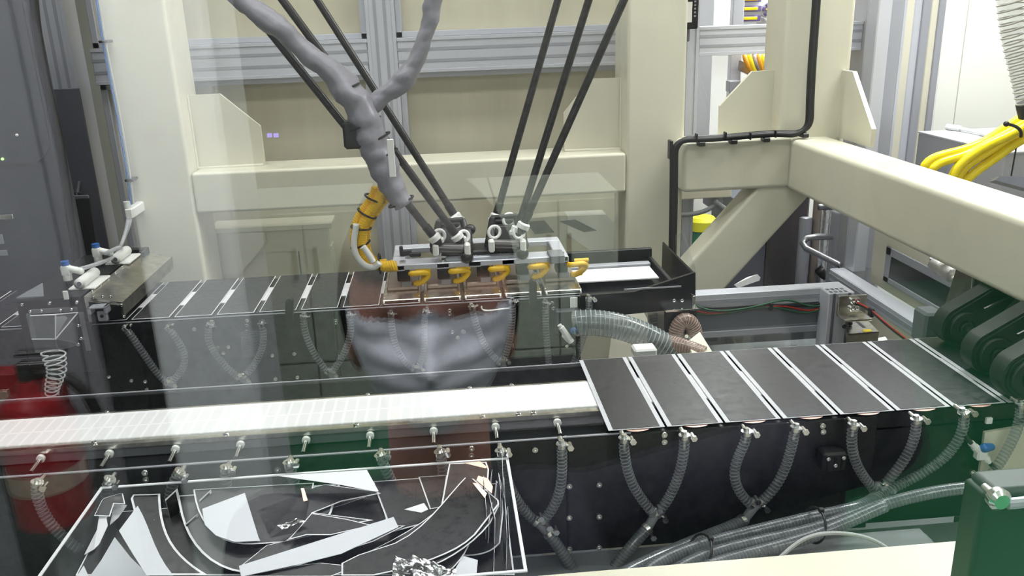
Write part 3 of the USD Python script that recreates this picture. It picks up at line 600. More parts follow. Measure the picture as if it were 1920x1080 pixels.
# ================================================================== cream steel frames
def gusset(pts, Y, th=.014): return plate([at(x, y, Y) for x, y in pts], th, (0, 1, 0))
YB = 2.70
xl = at(338, 200, YB)[0]; xr0 = at(1176, 150, YB)[0]; xr1 = at(1287, 150, YB)[0]
zb, zt = at(700, 385, YB)[2], at(700, 309, YB)[2]
rf = thing('welded_frame', 'cream welded steel machine frame with columns, crossbeam, side beam and diagonal brace', 'machine frame')
part(rf, 'column', rb(-.985, xl, YB, YB + .20, 0, 2.9, .012), 'cream_paint')
part(rf, 'column', rb(xr0, xr1, YB, YB + .20, 0, 2.9, .012), 'cream_paint')
part(rf, 'crossbeam', rb(xl, xr0, YB, YB + .18, zb, zt, .010), 'cream_paint')
part(rf, 'top_beam', rb(-.985, xr1, YB, YB + .2, 2.72, 2.92, .012), 'cream_paint')
part(rf, 'lower_beam', rb(xl, xr0, YB, YB + .18, .55, .75, .010), 'cream_paint')
zg = at(342, 179, YB + .09)[2]
def gz(pts): return [V(x, YB + .09, z) for x, z in pts]
part(rf, 'gusset', plate(gz([(xl - .002, zt - .004), (xl - .002, zg), (xl + .10, zg), (xl + .213, zg - .105), (xl + .213, zt - .004)]), .014, (0, 1, 0)), 'cream_paint')
part(rf, 'gusset', plate(gz([(xr0 + .002, zt - .004), (xr0 + .002, zg), (xr0 - .10, zg), (xr0 - .19, zg - .105), (xr0 - .19, zt - .004)]), .014, (0, 1, 0)), 'cream_paint')
part(rf, 'weld_bead', [tube([V(xl - .001, YB + .085, zt), V(xl + .21, YB + .085, zt + .002)], .006, 8), tube([V(xr0 + .001, YB + .085, zt), V(xr0 - .19, YB + .085, zt + .002)], .006, 8), tube([V(xl + .001, YB + .084, zt), V(xl + .001, YB + .084, zg)], .005, 8), tube([V(xr0 - .001, YB + .084, zt), V(xr0 - .001, YB + .084, zg)], .005, 8)], 'cream_paint', True, kind='stuff')

# frame to the right: column, tie beam, side beam coming forward, brace
YS = 2.60
c0, c1 = at(1478, 140, YS), at(1596, 140, YS)
sf = rf
z1 = at(1380, 263, YS)[2]; z0 = at(1380, 357, YS)[2]
cxl, cxr = at(1462, 130, YS + .05)[0], at(1588, 130, YS + .05)[0]
part(sf, 'column', rb(cxl, cxr, YS + .02, YS + .20, z0, 2.9, .018), 'cream_paint')
part(sf, 'tie_beam', rb(xr1 - .03, cxl + .04, YS, YS + .15, z0, z1, .014), 'cream_paint')
# side beam: its long edges run straight towards the camera side
zc = z1 - .004
bxl = at(1482, 264, YS)[0]; bxr = atz(1595, 267.5, zc)[0]
part(sf, 'side_beam', rb(bxl, bxr, .95, YS + .10, z0 - .004, zc, .016), 'cream_paint')
zg2 = at(1540, 134, YS)[2]
br_ = [at(1446, 356, YS), at(1480, 300, YS), at(1530, 350, YS), at(1312, 590, YS), at(1290, 612, YS), at(1258, 545, YS), at(1304, 498, YS)]
_s = trimesh.creation.icosphere(1, .012).vertices
part(sf, 'brace', hull(np.vstack([_s + p + V(0, y, 0) for p in br_ for y in (.022, .10)])), 'cream_paint')
part(sf, 'gusset', gusset([(1348, 262), (1350, 199), (1411, 134), (1476, 131), (1476, 262)], YS + .09), 'cream_paint')
part(sf, 'gusset', plate([V(cxr - .03, YS + .03, zc - .004), V(cxr - .03, YS + .03, zg2), V(cxr - .03, YS - .05, zg2), V(cxr - .03, YS - .20, zg2 - .155), V(cxr - .03, YS - .20, zc - .004)], .014, (1, 0, 0)), 'cream_paint')
part(sf, 'support_leg', rb(bxl + .02, bxr - .02, 1.0, 1.14, 0, z0, .012), 'cream_paint')

# black cable run clipped along the side frame
t = thing('cable_run', 'black cable run clipped along the cream side frame', 'cable')
yk = YS - .012
pts = [at(1539, -420, YS), at(1527, -60, YS), at(1525, 0, YS), at(1517, 120, YS), at(1513, 210, YS), at(1508, 238, YS), at(1490, 250, YS), at(1460, 251, YS), at(1380, 256, YS), at(1300, 261, YS), at(1276, 264, YS), at(1262, 278, YS), at(1259, 300, YS), at(1258, 400, YS), at(1256, 500, YS), at(1256, 540, YS)]
for k, (dx, r) in enumerate(((0, .009), (.012, .0085))):
    part(t, 'cable', tube(spline(np.array(pts) + V(dx * .9, -.012 + .004 * k, dx * .35), 120), r, 10), 'black_rubber', True)
for x, y in [(1313, 262), (1373, 258), (1434, 254), (1506, 246)]:
    c = at(x, y, YS); part(t, 'clip', bx(c[0] - .010, c[0] + .010, YS - .024, YS + .01, c[2] - .018, c[2] - .004), 'black_plastic')
for x, y in [(1305, 252), (1359, 249), (1405, 250), (1452, 246)]:
    c = at(x, y + 4, YS - .01); part(t, 'zip_tie', [bx(c[0] - .002, c[0] + .002, YS - .025, YS + .0, c[2] - .012, c[2] + .010)], 'black_plastic')
part(t, 'clip', bx(*(lambda c: (c[0] - .006, c[0] + .004, YS - .02, YS + .01, c[2] - .06, c[2]))(at(1257, 262, YS))), 'black_plastic')

# ================================================================== aluminium extrusion wall behind
YA = 3.10
def extr(parent, x0, x1, z0, z1, Y, dep=.06, horiz=True, n=2, name='profile', mt='aluminium'):
    b = part(parent, name, bx(x0, x1, Y, Y + dep, z0, z1, .003), mt)
    for k in range(n):
        u = (k + 1) / (n + 1)
        if horiz:
            z = z0 + (z1 - z0) * u; part(b, 'groove', [bx(x0, x1, Y - .0015, Y + .001, z - .005, z + .005, 0)], 'dark_groove' if 0 else 'aluminium_grey')
        else:
            x = x0 + (x1 - x0) * u; part(b, 'groove', [bx(x - .005, x + .005, Y - .0015, Y + .001, z0, z1, 0)], 'aluminium_grey')
    part(b, 'lip', [bx(x0, x1, Y - .004, Y, z1 - .012, z1, .001), bx(x0, x1, Y - .004, Y, z0, z0 + .012, .001)] if horiz else [bx(x0, x0 + .012, Y - .004, Y, z0, z1, .001), bx(x1 - .012, x1, Y - .004, Y, z0, z1, .001)], 'aluminium')
    return b
t = thing('aluminium_post', 'middle aluminium profile post of the rear wall', 'post')
xa, xb = at(687, 60, YA)[0], at(742, 60, YA)[0]
extr(t, xa, xb, .0, 2.6, YA, .08, False, 2)
zr0, zr1 = at(1000, 128, YA)[2], at(1000, 62, YA)[2]
t = thing('aluminium_post', 'left aluminium profile post beside the dark grey cabinet', 'post')
xpost = xc = at(76, 60, 2.95)[0]; xd = at(128, 60, 2.95)[0]
extr(t, xc, xd, 0, 2.6, 2.95, .10, False, 2)
part(t, 'cover_strip', bx(xc - .01, xd + .004, 2.938, 2.948, 1.0, 1.56, .002), 'slate_blue')
for x0, x1, lab in [(xd, xa, 'long aluminium rail left of the middle post'), (xb, at(1205, 90, YA)[0] + .1, 'long aluminium rail between the middle post and the right cream column')]:
    t = thing('aluminium_rail', lab, 'rail'); extr(t, x0, x1, zr0, zr1, YA, .08, True, 2)
xe, xf = at(1290, 150, YA)[0], at(1308, 150, YA)[0]
t = thing('aluminium_post', 'narrow aluminium post right beside the right cream column', 'post'); extr(t, xe - .06, xf, 0, 2.6, YA, .08, False, 1)
xg, xh = at(1618, 60, YA)[0], at(1690, 60, YA)[0]
t = thing('aluminium_post', 'wide grey aluminium corner post at the right', 'post'); extr(t, xg, xh, 0, 2.6, YA - .02, .12, False, 2, mt='aluminium_dim')
t = thing('aluminium_rail', 'aluminium rail right of the right cream column, crossing the side frame', 'rail'); z_ = (at(1400, 102, YA)[2], at(1400, 47, YA)[2]); extr(t, xf, xg, z_[0], z_[1], YA, .08, True, 2)
# glazing beads and cream sheets of the rear wall
for x0, x1, z0_, z1_, nm in [(xd, xa, zr1, 2.6, 0), (xb, xe, zr1, 2.6, 1), (xd, xa, .1, zr0, 2), (xb, xe, .1, zr0, 3)]:
    lab = ['upper left cream panel of the rear wall', 'upper right cream panel of the rear wall', 'lower left cream panel of the rear wall', 'lower right cream panel of the rear wall'][nm]
    t = thing('wall_panel', lab, 'panel', 'cream panels of the rear wall')
    part(t, 'sheet', bx(x0, x1, YA + .09, YA + .10, z0_, z1_, 0), 'cream_panel')
    part(t, 'bead', [bx(x0, x0 + .022, YA + .03, YA + .09, z0_, z1_, .002), bx(x1 - .022, x1, YA + .03, YA + .09, z0_, z1_, .002), bx(x0, x1, YA + .03, YA + .09, z0_, z0_ + .02, .002), bx(x0, x1, YA + .03, YA + .09, z1_ - .02, z1_, .002)], 'aluminium')
# ================================================================== delta robot
rb_ = thing('delta_robot', 'delta robot with black carbon rods reaching down to the gripper', 'robot')
rods = [((595, 0, 2.30), (858, 413, 2.27)), ((530, 0, 2.12), (862, 450, 2.14)), ((458, 0, 2.10), (820, 452, 2.13)),
        ((1046, 0, 2.30), (928, 413, 2.27)), ((1104, 0, 2.16), (968, 437, 2.16)), ((1170, 0, 2.10), (978, 430, 2.12))]
tops, bots = [], []
for k, (a, b) in enumerate(rods):
    pa, pb = at(*a), at(*b); top = pa + (pa - pb) * .62; tops.append(top); bots.append(pb); d = (pa - pb) / np.linalg.norm(pa - pb)
    rr = .0098
    r_ = part(rb_, 'rod', tube(np.array([pb + d * .03, top]), rr, 16), 'carbon', True)
    part(r_, 'end_sleeve', [cyl(pb + d * .012, pb + d * .05, .0115, 14)], 'black_plastic')
    s_ = 1 if k < 3 else -1
    j = part(rb_, 'ball_joint', [sph(pb, .014, 3)], 'black_plastic', True)
    part(j, 'socket', [lathe(pb + d * .004, d, [(0, .0165), (.012, .017), (.016, .012)], 16), bx(pb[0] - .018, pb[0] + .018, pb[1] - .008, pb[1] + .008, pb[2] - .006, pb[2] + .010, .004)], 'white_plastic')
base = V(.06, 2.22, 2.74)
part(rb_, 'base_housing', [lathe(base, (0, 0, 1), [(-.10, .10), (-.06, .17), (.10, .20), (.18, .16)], 36)], 'white_plastic')
for k0, k1 in ((0, 1), (1, 2), (3, 4), (4, 5)):
    m_ = (tops[k0] + tops[k1]) / 2; part(rb_, 'upper_arm', [tube(np.array([base + V(0, 0, -.05), m_]), [.05, .03], 14), cyl(tops[k0], tops[k1], .016)], 'white_plastic', True)
part(rb_, 'ceiling_mount', [bx(-.15, .27, 2.0, 2.44, 2.9, 2.93), cyl(base + V(0, 0, .15), V(base[0], base[1], 2.92), .12, 24)], 'cream_paint')
# wrist: black hub with two joint brackets
hubc = at(905, 470, 2.19)
part(rb_, 'wrist_hub', [bx(hubc[0] - .04, hubc[0] + .045, 2.15, 2.23, 1.142, hubc[2] + .012, .006), bx(hubc[0] - .018, hubc[0] + .02, 2.146, 2.152, hubc[2] - .002, hubc[2] + .010, .001)], 'black_plastic')
for s_, (x, y) in ((-1, (848, 455)), (1, (950, 448))):
    c = at(x, y, 2.18)
    part(rb_, 'joint_bracket', [hull(np.vstack([sph(c + V(-.035 * s_ * 0 - .03, .03, .022), .010, 1).vertices, sph(c + V(.03, .03, .022), .010, 1).vertices, sph(c + V(0, 0, -.03), .016, 1).vertices])), cyl(c + V(-.048, -.045, .0), c + V(.042, -.05, -.004), .0095), cyl(c + V(-.04, .075, .03), c + V(.04, .07, .03), .008)], 'black_plastic')
    part(rb_, 'spring_link', [cyl(c + V(-.036, -.046, 0), c + V(.028, -.050, -.003), .0125, 14), cyl(c + V(-.03, -.02, -.018), c + V(.03, -.022, -.022), .011, 14)], 'spring_grey')
    part(rb_, 'joint_clip', [bx(c[0] - .052, c[0] - .036, 2.115, 2.14, c[2] - .018, c[2] + .014, .004), bx(c[0] + .030, c[0] + .046, 2.11, 2.135, c[2] - .024, c[2] + .012, .004), bx(c[0] - .030, c[0] - .006, 2.25, 2.27, c[2] + .018, c[2] + .040, .004)], 'white_plastic')
    part(rb_, 'rear_clip', [bx(c[0] - .048, c[0] - .030, 2.19, 2.215, c[2] + .004, c[2] + .032, .005), bx(c[0] + .034, c[0] + .050, 2.19, 2.215, c[2] + .0, c[2] + .028, .005)], 'white_plastic')
    part(rb_, 'joint_ball', [sph(c + V(.036, -.058, -.026), .0165, 2), sph(c + V(-.046, -.03, .004), .014, 2), sph(c + V(.05, .03, .026), .015, 2)], 'black_plastic', True)
    part(rb_, 'link_arm', [hull(np.vstack([sph(c + V(-.044, -.04, -.012), .012, 1).vertices, sph(c + V(-.040, .02, .026), .010, 1).vertices])), hull(np.vstack([sph(c + V(.04, -.04, -.016), .013, 1).vertices, sph(c + V(.044, .02, .022), .011, 1).vertices]))], 'black_plastic', True)
    part(rb_, 'pivot_disc', [cyl(c + V(.034 * s_ * -1, .02, .012), c + V(.046 * s_ * -1, .02, .012), .02, 18)], 'black_plastic')
    for dx, dy, dz, rr_ in ((-.034, -.03, .028, .015), (.030, -.035, .024, .014), (.012, .05, .040, .016)):
        g = np.linspace(0, 2 * math.pi, 19); part(rb_, 'clip_ring', tube(c + V(dx, dy, dz) + rr_ * (np.cos(g)[:, None] * V(1, .3, 0) + np.sin(g)[:, None] * V(0, .3, 1)), .0046, 8, False), 'white_plastic', True)
    part(rb_, 'yoke', [hull(np.vstack([sph(c + V(-.05, .01, -.02), .011, 1).vertices, sph(c + V(-.034, .045, .045), .009, 1).vertices])), hull(np.vstack([sph(c + V(.048, .0, -.02), .012, 1).vertices, sph(c + V(.032, .05, .045), .009, 1).vertices])), cyl(c + V(-.036, .05, .048), c + V(.034, .05, .05), .007)], 'black_plastic', True)
    part(rb_, 'pedestal', bx(c[0] - .018, c[0] + .02, 2.15, 2.21, 1.136, c[2] - .02, .004), 'black_plastic')

# gripper: frame above, five suction plates below
gp = thing('vacuum_gripper', 'wide aluminium vacuum gripper frame with five suction plates', 'gripper')
gx0, gx1 = atz(734, 498, 1.135)[0], atz(1070, 488, 1.135)[0]; gy0, gy1 = atz(734, 498, 1.135)[1], atz(738, 460, 1.135)[1]
part(gp, 'front_rail', bx(gx0, gx1, gy0, gy0 + .058, 1.120, 1.135), 'aluminium')
part(gp, 'rear_rail', bx(gx0, gx1, gy1 - .04, gy1, 1.120, 1.135), 'aluminium')
for u in (0, .25, .43, .62, .93): part(gp, 'cross_plate', bx(gx0 + (gx1 - gx0) * u, gx0 + (gx1 - gx0) * u + .034, gy0, gy1, 1.118, 1.134), 'aluminium')
part(gp, 'mount_plate', bx(hubc[0] - .10, hubc[0] + .11, gy0 + .01, gy1, 1.134, 1.143), 'aluminium')
part(gp, 'latch', [bx(gx0 + .02, gx0 + .05, gy0 + .085, gy0 + .10, 1.135, 1.15), bx(gx0 + .045, gx0 + .075, gy0 + .07, gy0 + .082, 1.135, 1.146), bx(gx0 + .018, gx0 + .028, gy0 + .085, gy0 + .095, 1.135, 1.162)], 'black_plastic')
a = atz(1042, 468, 1.15); part(gp, 'valve_block', bx(a[0] - .02, a[0] + .02, a[1] - .03, a[1] + .03, 1.12, 1.142), 'grey_plastic')
for i in range(5):
    x0 = -.7985 + (6 + i) * P - .003; x1 = x0 + P - .0075
    s_ = part(gp, 'suction_plate', bx(x0, x1, RY0 + .004, RY1 - .03, 1.0530, 1.0615, .002), 'brushed_steel')
    part(s_, 'pin', [cyl((x, RY0 - .004, 1.056), (x, RY0 + .028, 1.060), .0022, 8) for x in (x0 + .004, x1 - .004)], 'white_plastic')
    part(s_, 'side_block', bx(x0 + .008, x1 - .006, gy0 + .01, gy1 - .02, 1.0615, 1.074, .003), 'brown_metal')
    xc = x0 + P * .52
    cp = part(gp, 'suction_cylinder', [bx(xc - .016, xc + .016, gy0 + .004, gy0 + .04, 1.088, 1.120, .003)], 'black_plastic')
    part(cp, 'foot', [bx(xc - .008, xc + .02, gy0 + .006, gy0 + .036, 1.072, 1.088, .002)], 'grey_plastic')
    part(cp, 'cap', [cyl((xc, gy0 + .02, 1.134), (xc, gy0 + .02, 1.14), .009)], 'steel')
    hx = xc + .022
    part(gp, 'air_hose', tube(spline([(hx - .004, gy0 + .012, 1.108), (hx + .02, gy0 - .004, 1.112), (hx + .044, gy0 + .01, 1.104), (hx + .030, gy0 + .012, 1.086), (hx + .006, gy0 + .02, 1.079)], 24), .0075, 9), 'yellow_conduit', True)
    part(gp, 'air_fitting', [cyl((hx + .03, gy0 + .02, 1.075), (hx + .03, gy0 + .02, 1.10), .006), cyl((hx + .012, gy0 + .008, 1.118), (hx + .05, gy0 + .008, 1.118), .006)], 'yellow_conduit')

# grey wrapped cable bundle and its yellow conduit
def sleeve(pts, R, seed, n=90):
    p = spline(pts, n); R = np.interp(np.linspace(0, 1, n), np.linspace(0, 1, len(R)), R); s = tube(p, R, 22, True, .8)
    v = s.vertices; c = meshkit.fbm(v * V(26, 26, 26), 3, seed) - .5; c2 = meshkit.noise(v * V(9, 9, 60), seed + 5) - .5
    k = np.repeat(R, 22); k = np.r_[k, R[0], R[-1]]
    ctr = np.vstack([np.repeat(p, 22, 0), p[:1], p[-1:]])
    s.vertices = ctr + (v - ctr) * (1 + .75 * c[:, None] + .25 * c2[:, None]); return s
t = thing('cable_bundle', 'grey fabric-wrapped cable bundle hanging past the robot rods', 'cable bundle')
Yc = 2.06
p1 = [at(x, y, Yc) for x, y in [(300, -380), (330, -200), (395, -60), (445, -5), (500, 35), (545, 72), (600, 118), (640, 155), (668, 195), (690, 235), (706, 280), (722, 320), (742, 360), (757, 384)]]
part(t, 'sleeve', sleeve(p1, [.030, .030, .030, .032, .026, .030, .029, .033, .044, .046, .042, .038, .033], 3), 'grey_sleeve', True)
p2 = [at(x, y, Yc + .03) for x, y in [(818, -380), (820, -200), (818, -60), (812, 0), (805, 40), (790, 90), (765, 140), (725, 178), (690, 205)]]
part(t, 'sleeve_branch', sleeve(p2, [.030, .032, .032, .030, .024, .026, .028, .024], 9), 'grey_sleeve', True)
for x, y, dx, dy, R in [(651, 166, 22, 20, .034), (683, 232, 30, -6, .046), (700, 262, 30, -6, .047), (716, 292, 34, -10, .045), (752, 378, 20, -11, .036)]:
    c = at(x, y, Yc); e = at(x + dx, y + dy * .0 - dx * .45, Yc) - c; e /= np.linalg.norm(e); f_ = V(0, 1, 0); g = np.linspace(0, 2 * math.pi, 31)
    part(t, 'zip_tie', tube(c + np.cos(g)[:, None] * e * R * .9 + np.sin(g)[:, None] * f_ * R * .78, .0028, 6, False), 'black_plastic')
p_ = at(733, 285, Yc - .05); part(t, 'tag_plate', bx(p_[0] - .008, p_[0] + .008, p_[1], p_[1] + .004, p_[2] - .06, p_[2] + .03, .002), 'label_white')
part(t, 'bracket', [bx(*(lambda c: (c[0] - .03, c[0] + .02, Yc - .02, Yc + .03, c[2] - .035, c[2] + .03, .006))(at(668, 250, Yc)))], 'black_plastic')
t = thing('yellow_conduit', 'orange and yellow corrugated conduits curving from the grey bundle to the gripper', 'conduit')
base_px = [(716, 352), (700, 385), (682, 412), (675, 445), (681, 476), (700, 493), (735, 495)]
for k, (ox, oy, oz, c_) in enumerate(((0, 0, 0, 'orange_conduit'), (9, 3, .012, 'yellow_conduit'), (-9, -1, .014, 'yellow_conduit'), (3, 2, -.014, 'yellow_conduit'))):
    pp = spline([at(x + ox, y + oy, 2.10 + oz) for x, y in base_px], 60)
    part(t, 'tube', tube(pp[:38] if k == 0 else pp, .0135, 10), c_, True)
    if k: part(t, 'tube_rib', rings(pp, .0133, .006, .0012, 5, 12), c_, True, kind='stuff')
part(t, 'white_hose', tube(spline([at(668, 420, 2.07), at(664, 450, 2.07), at(668, 478, 2.07), at(690, 500, 2.07), at(712, 492, 2.07)], 40), .008, 10), 'white_plastic', True)
part(t, 'white_hose', tube(spline([at(680, 462, 2.06), at(692, 478, 2.06), at(700, 492, 2.06)], 20), .008, 10), 'white_plastic', True)
for x, y, dx, dy in [(702, 372, 20, 8), (688, 400, 20, 10), (677, 426, 22, 2), (676, 458, 22, -8), (712, 494, 2, 18)]:
    c = at(x, y, 2.10); e = at(x + dx, y + dy, 2.10) - c; e /= np.linalg.norm(e); g = np.linspace(0, 2 * math.pi, 25)
    part(t, 'zip_tie', tube(c + np.cos(g)[:, None] * e * .025 + np.sin(g)[:, None] * V(0, 1, 0) * .028, .0026, 6, False), 'black_plastic')
# ================================================================== scrap bin and scrap sheets
ZB = 1.03
bl, br_, bf, bn = -.589, .081, 1.270, .962
bin_ = thing('scrap_bin', 'clear-walled scrap bin filled with cut electrode sheets', 'bin')
th = .004
part(bin_, 'wall', bx(bl, br_, bf - th, bf, ZBASE, ZB, .001), 'clear_acrylic')
part(bin_, 'wall', bx(bl, br_, bn, bn + th, ZBASE, ZB, .001), 'clear_acrylic')
part(bin_, 'wall', bx(bl, bl + th, bn + th, bf - th, ZBASE, ZB, .001), 'clear_acrylic')
part(bin_, 'wall', bx(br_ - th, br_, bn + th, bf - th, ZBASE, ZB, .001), 'clear_acrylic')
part(bin_, 'bottom', bx(bl + th, br_ - th, bn + th, bf - th, ZBASE, ZBASE + .005, .001), 'black_plastic')
part(bin_, 'rim', [bx(bl - .001, br_ + .001, bf - th, bf + .001, ZB, ZB + .0025, .0005), bx(bl - .001, br_ + .001, bn - .001, bn + th, ZB, ZB + .0025, .0005)], 'separator')
part(bin_, 'rim', [bx(bl - .001, bl + th, bn, bf, ZB, ZB + .0024, .0005)], 'separator')
part(bin_, 'rim', [bx(br_ - th, br_ + .001, bn, bf, ZB, ZB + .0024, .0005)], 'separator')
INSIDE = Polygon([(bl + .006, bn + .006), (br_ - .006, bn + .006), (br_ - .006, bf - .006), (bl + .006, bf - .006)])
class Plane:
    """tilted plane z = z0 + gx (x - xc) + gy (y - yc), hit by pixel rays"""
    def __init__(s, z0, gx=0, gy=0, xc=-.25, yc=1.1): s.n = V(-gx, -gy - .12, 1); s.p = V(xc, yc, z0 + .075)
    def __call__(s, x, y):
        d = ray(x, y); return EYE + d * ((s.p - EYE) @ s.n) / (d @ s.n)
def scrap(label, px_, pl, kind='sheet', border=4.0, name=None, th_=.0007):
    """a loose cut sheet: traced outline laid on its own tilted plane; coated sheets keep a pale rim round the black coat"""
    n = pl.n / np.linalg.norm(pl.n)
    q = Polygon([tuple(pl(x, y)[:2]) for x, y in px_]).buffer(0).intersection(INSIDE)
    up = lambda poly, dz: [V(x, y, pl.p[2] - (pl.n[0] * (x - pl.p[0]) + pl.n[1] * (y - pl.p[1])) / pl.n[2]) + n * dz for x, y in np.array(poly.exterior.coords)[:-1]]
    big_ = lambda g: max(getattr(g, 'geoms', [g]), key=lambda z: z.area)
    q = big_(q)
    if kind == 'sheet':
        t = thing(name or 'scrap_sheet', label, 'scrap sheet', 'cut sheets in the scrap bin')
        part(t, 'separator', plate(up(q, 0), th_, -n), 'separator')
        w = border * 1.4 / F
        inn = q.buffer(-w, join_style=2)
        if not inn.is_empty: part(t, 'coating', plate(up(big_(inn), .0007), .0006, -n), 'graphite_scrap')
        return t
    return solo(name or 'scrap_paper', plate(up(q, 0), th_, -n), {'paper': 'paper_white', 'copper': 'copper', 'foil': 'foil', 'dark': 'graphite_scrap', 'dull': 'separator'}[kind], label, 'scrap sheet' if kind != 'copper' else 'copper scrap', 'cut sheets in the scrap bin')
def arc(pts, n=14): # smooth a traced curve in pixels
    return [tuple(p) for p in spline(np.array(pts, float), n)]
L0, L1, L2, L3, L4 = Plane(.893), Plane(.900, .01, .02), Plane(.912, -.02, .05), Plane(.924, .03, .02), Plane(.938, .02, -.03)
scrap('wide dark cut sheet covering the bottom of the bin', [(100, 1079), (180, 985), (215, 925), (940, 880), (965, 1078)], L0, border=3)
scrap('black strip with rounded pale edge standing along the left end of the bin', arc([(300, 905), (303, 960), (318, 1010), (350, 1050), (390, 1078)]) + [(300, 1078), (262, 1000), (245, 935), (262, 906)], Plane(.905, -.05, .02))
scrap('broad curved black sheet with a pale edge sweeping round the left half', arc([(330, 905), (336, 950), (352, 1000), (384, 1042), (430, 1068), (500, 1072)]) + arc([(560, 1040), (600, 1000), (640, 900)], 4) + [(640, 884), (470, 895)], Plane(.908, 0, .04))
scrap('inner curved black sheet lying on the broad curved one', arc([(361, 903), (366, 940), (380, 975), (408, 1005), (440, 1018), (480, 1020), (535, 1017)]) + [(575, 985), (590, 900), (560, 890)], L2, border=3)
scrap('grey-white torn paper leaning left of the bin centre', [(379, 954), (459, 924), (485, 1008), (488, 1014), (440, 1016), (405, 1004), (384, 984)], Plane(.925, .0, .1), 'paper')
scrap('pointed white paper corner leaning at the left end of the bin', arc([(258, 948), (276, 985), (292, 1025), (325, 1079)], 8) + [(275, 1079), (250, 1040), (223, 995)], Plane(.955, -.25, .25), 'paper')
scrap('bright white triangular paper at the bottom left of the bin', [(215, 1007), (245, 1045), (282, 1081), (168, 1081), (190, 1050)], Plane(.985, .1, .35), 'paper')
scrap('small white triangle peeking up at the bottom left corner', [(157, 1060), (166, 1080), (144, 1080)], Plane(.99, 0, .2), 'paper')
scrap('grey torn piece with a round hole at the left wall of the bin', [(150, 970), (178, 977), (185, 1000), (176, 1030), (140, 1050), (112, 1046), (118, 1030)], L1, 'dull')
scrap('pale narrow strip upright by the left wall', [(188, 952), (196, 952), (202, 985), (186, 1020), (176, 1030)], Plane(.93, .1, .2), 'dull')
scrap('pale square piece below the far left corner of the bin', [(214, 944), (238, 947), (222, 970), (206, 984)], Plane(.925, .1, .1), 'dull')
scrap('dark rectangular offcut by the far left corner', [(195, 934), (230, 923), (235, 945), (214, 944), (206, 968), (160, 966)], L2, border=2)
scrap('long grey paper triangle under the far rim of the bin', [(520, 892), (688, 881), (710, 921), (700, 921), (640, 909)], Plane(.93, .02, .1), 'dull')
scrap('black sheet with a pale edge sloping left under the far rim', [(480, 957), (563, 925), (592, 912), (610, 908), (705, 921), (714, 925), (640, 940), (588, 961), (700, 975), (560, 1000), (505, 1012)], L2, border=2.5)
scrap('jagged black offcut in the middle of the bin', [(588, 961), (640, 947), (711, 922), (725, 975), (690, 985), (640, 978)], L1, border=2)
scrap('black angular offcut left of the white strip', [(584, 962), (650, 973), (700, 985), (620, 1003), (575, 1003), (540, 1012), (560, 990)], L3, border=2.5)
scrap('grey scrap with three round holes in the middle of the bin', [(500, 945), (530, 938), (560, 968), (578, 950), (575, 972), (500, 1000), (484, 1003)], L1, 'dull')
for x, y in ((507, 968), (537, 972), (563, 972)):
    c = Plane(.9025)(x, y); solo('round_cutout', cyl(c, c + V(0, 0, .0012), .0062, 18), 'grey_plastic', {507: 'left', 537: 'middle', 563: 'right'}[x] + ' one of three round dark cut-outs on the grey scrap in the bin', 'cutout', 'round cut-outs in the bin')
scrap('large brown-black sheet under the far right rim', [(690, 881), (842, 869), (850, 935), (820, 975), (725, 1000), (724, 972)], Plane(.906, 0, .05), border=3)
scrap('black sheet with a slanting pale edge under the far right rim', [(778, 876), (842, 870), (830, 950), (806, 955)], L2, border=2.5)
scrap('upright black sheet at the far right corner of the bin', [(842, 869), (912, 866), (917, 880), (914, 920), (890, 965), (826, 952)], Plane(.92, .05, .05), border=3)
scrap('small pale torn corner right of the white strip', [(758, 955), (795, 943), (803, 955), (790, 961)], L3, 'dull')
scrap('long curved black strip running diagonally to the right, lower one', arc([(649, 1052), (720, 1020), (800, 972), (830, 945)], 8) + [(858, 904), (862, 908)] + arc([(840, 960), (790, 1010), (720, 1055), (672, 1062)], 8), L3, border=2.5)
scrap('broad curved black sheet with pale edges, topmost at the right side', [(672, 1040)] + arc([(740, 1018), (800, 975), (845, 925), (878, 889)], 8) + [(935, 938), (936, 945)] + arc([(905, 985), (870, 1020), (820, 1045), (770, 1064)], 8) + [(700, 1079), (640, 1079), (640, 1056)], L4, border=3)
scrap('second curved black sheet just beneath the topmost one', [(858, 903), (866, 912), (932, 934), (936, 948)] + arc([(920, 980), (880, 1020), (830, 1052), (795, 1066)], 8) + [(740, 1078), (800, 1000)], Plane(.934, .02, -.03), border=2.5)
scrap('rounded black sheet at the right wall of the bin', [(930, 900), (941, 912), (944, 960)] + arc([(938, 1018), (915, 1035), (890, 1041), (868, 1042)], 8) + [(880, 1000), (925, 950)], L2, border=2.5)
scrap('narrow black strip at the bottom right of the bin', arc([(884, 1010), (870, 1040), (842, 1072)], 6) + [(800, 1079), (790, 1066), (840, 1040)], L3, border=2)
scrap('pale paper scrap at the bottom right of the bin', [(868, 1042), (896, 1050), (893, 1081), (845, 1081)], L3, 'paper')
scrap('long white paper strip lying diagonally across the middle of the bin', [(448, 1061), (738, 969), (747, 988), (640, 1038), (560, 1058), (452, 1081)], Plane(.946, .0, .02), 'paper')
scrap('black sheet corner with pale edge at the bottom centre', [(450, 1081), (560, 1060), (600, 1055), (668, 1062), (620, 1081)], Plane(.94), border=2)
scrap('black sheet lying under the long white strip', [(500, 1022), (600, 1000), (700, 985), (760, 985), (700, 1015), (560, 1060), (450, 1062)], L2, border=2)
scrap('pink copper tab sticking out at the right side of the bin', [(893, 900), (897, 892), (915, 897), (924, 912), (922, 925)], Plane(.945, .0, .2), 'copper')
scrap('crumpled copper foil strip beside the pink tab', [(886, 905), (895, 906), (913, 925), (909, 934)], Plane(.947, .1, .2), 'copper')
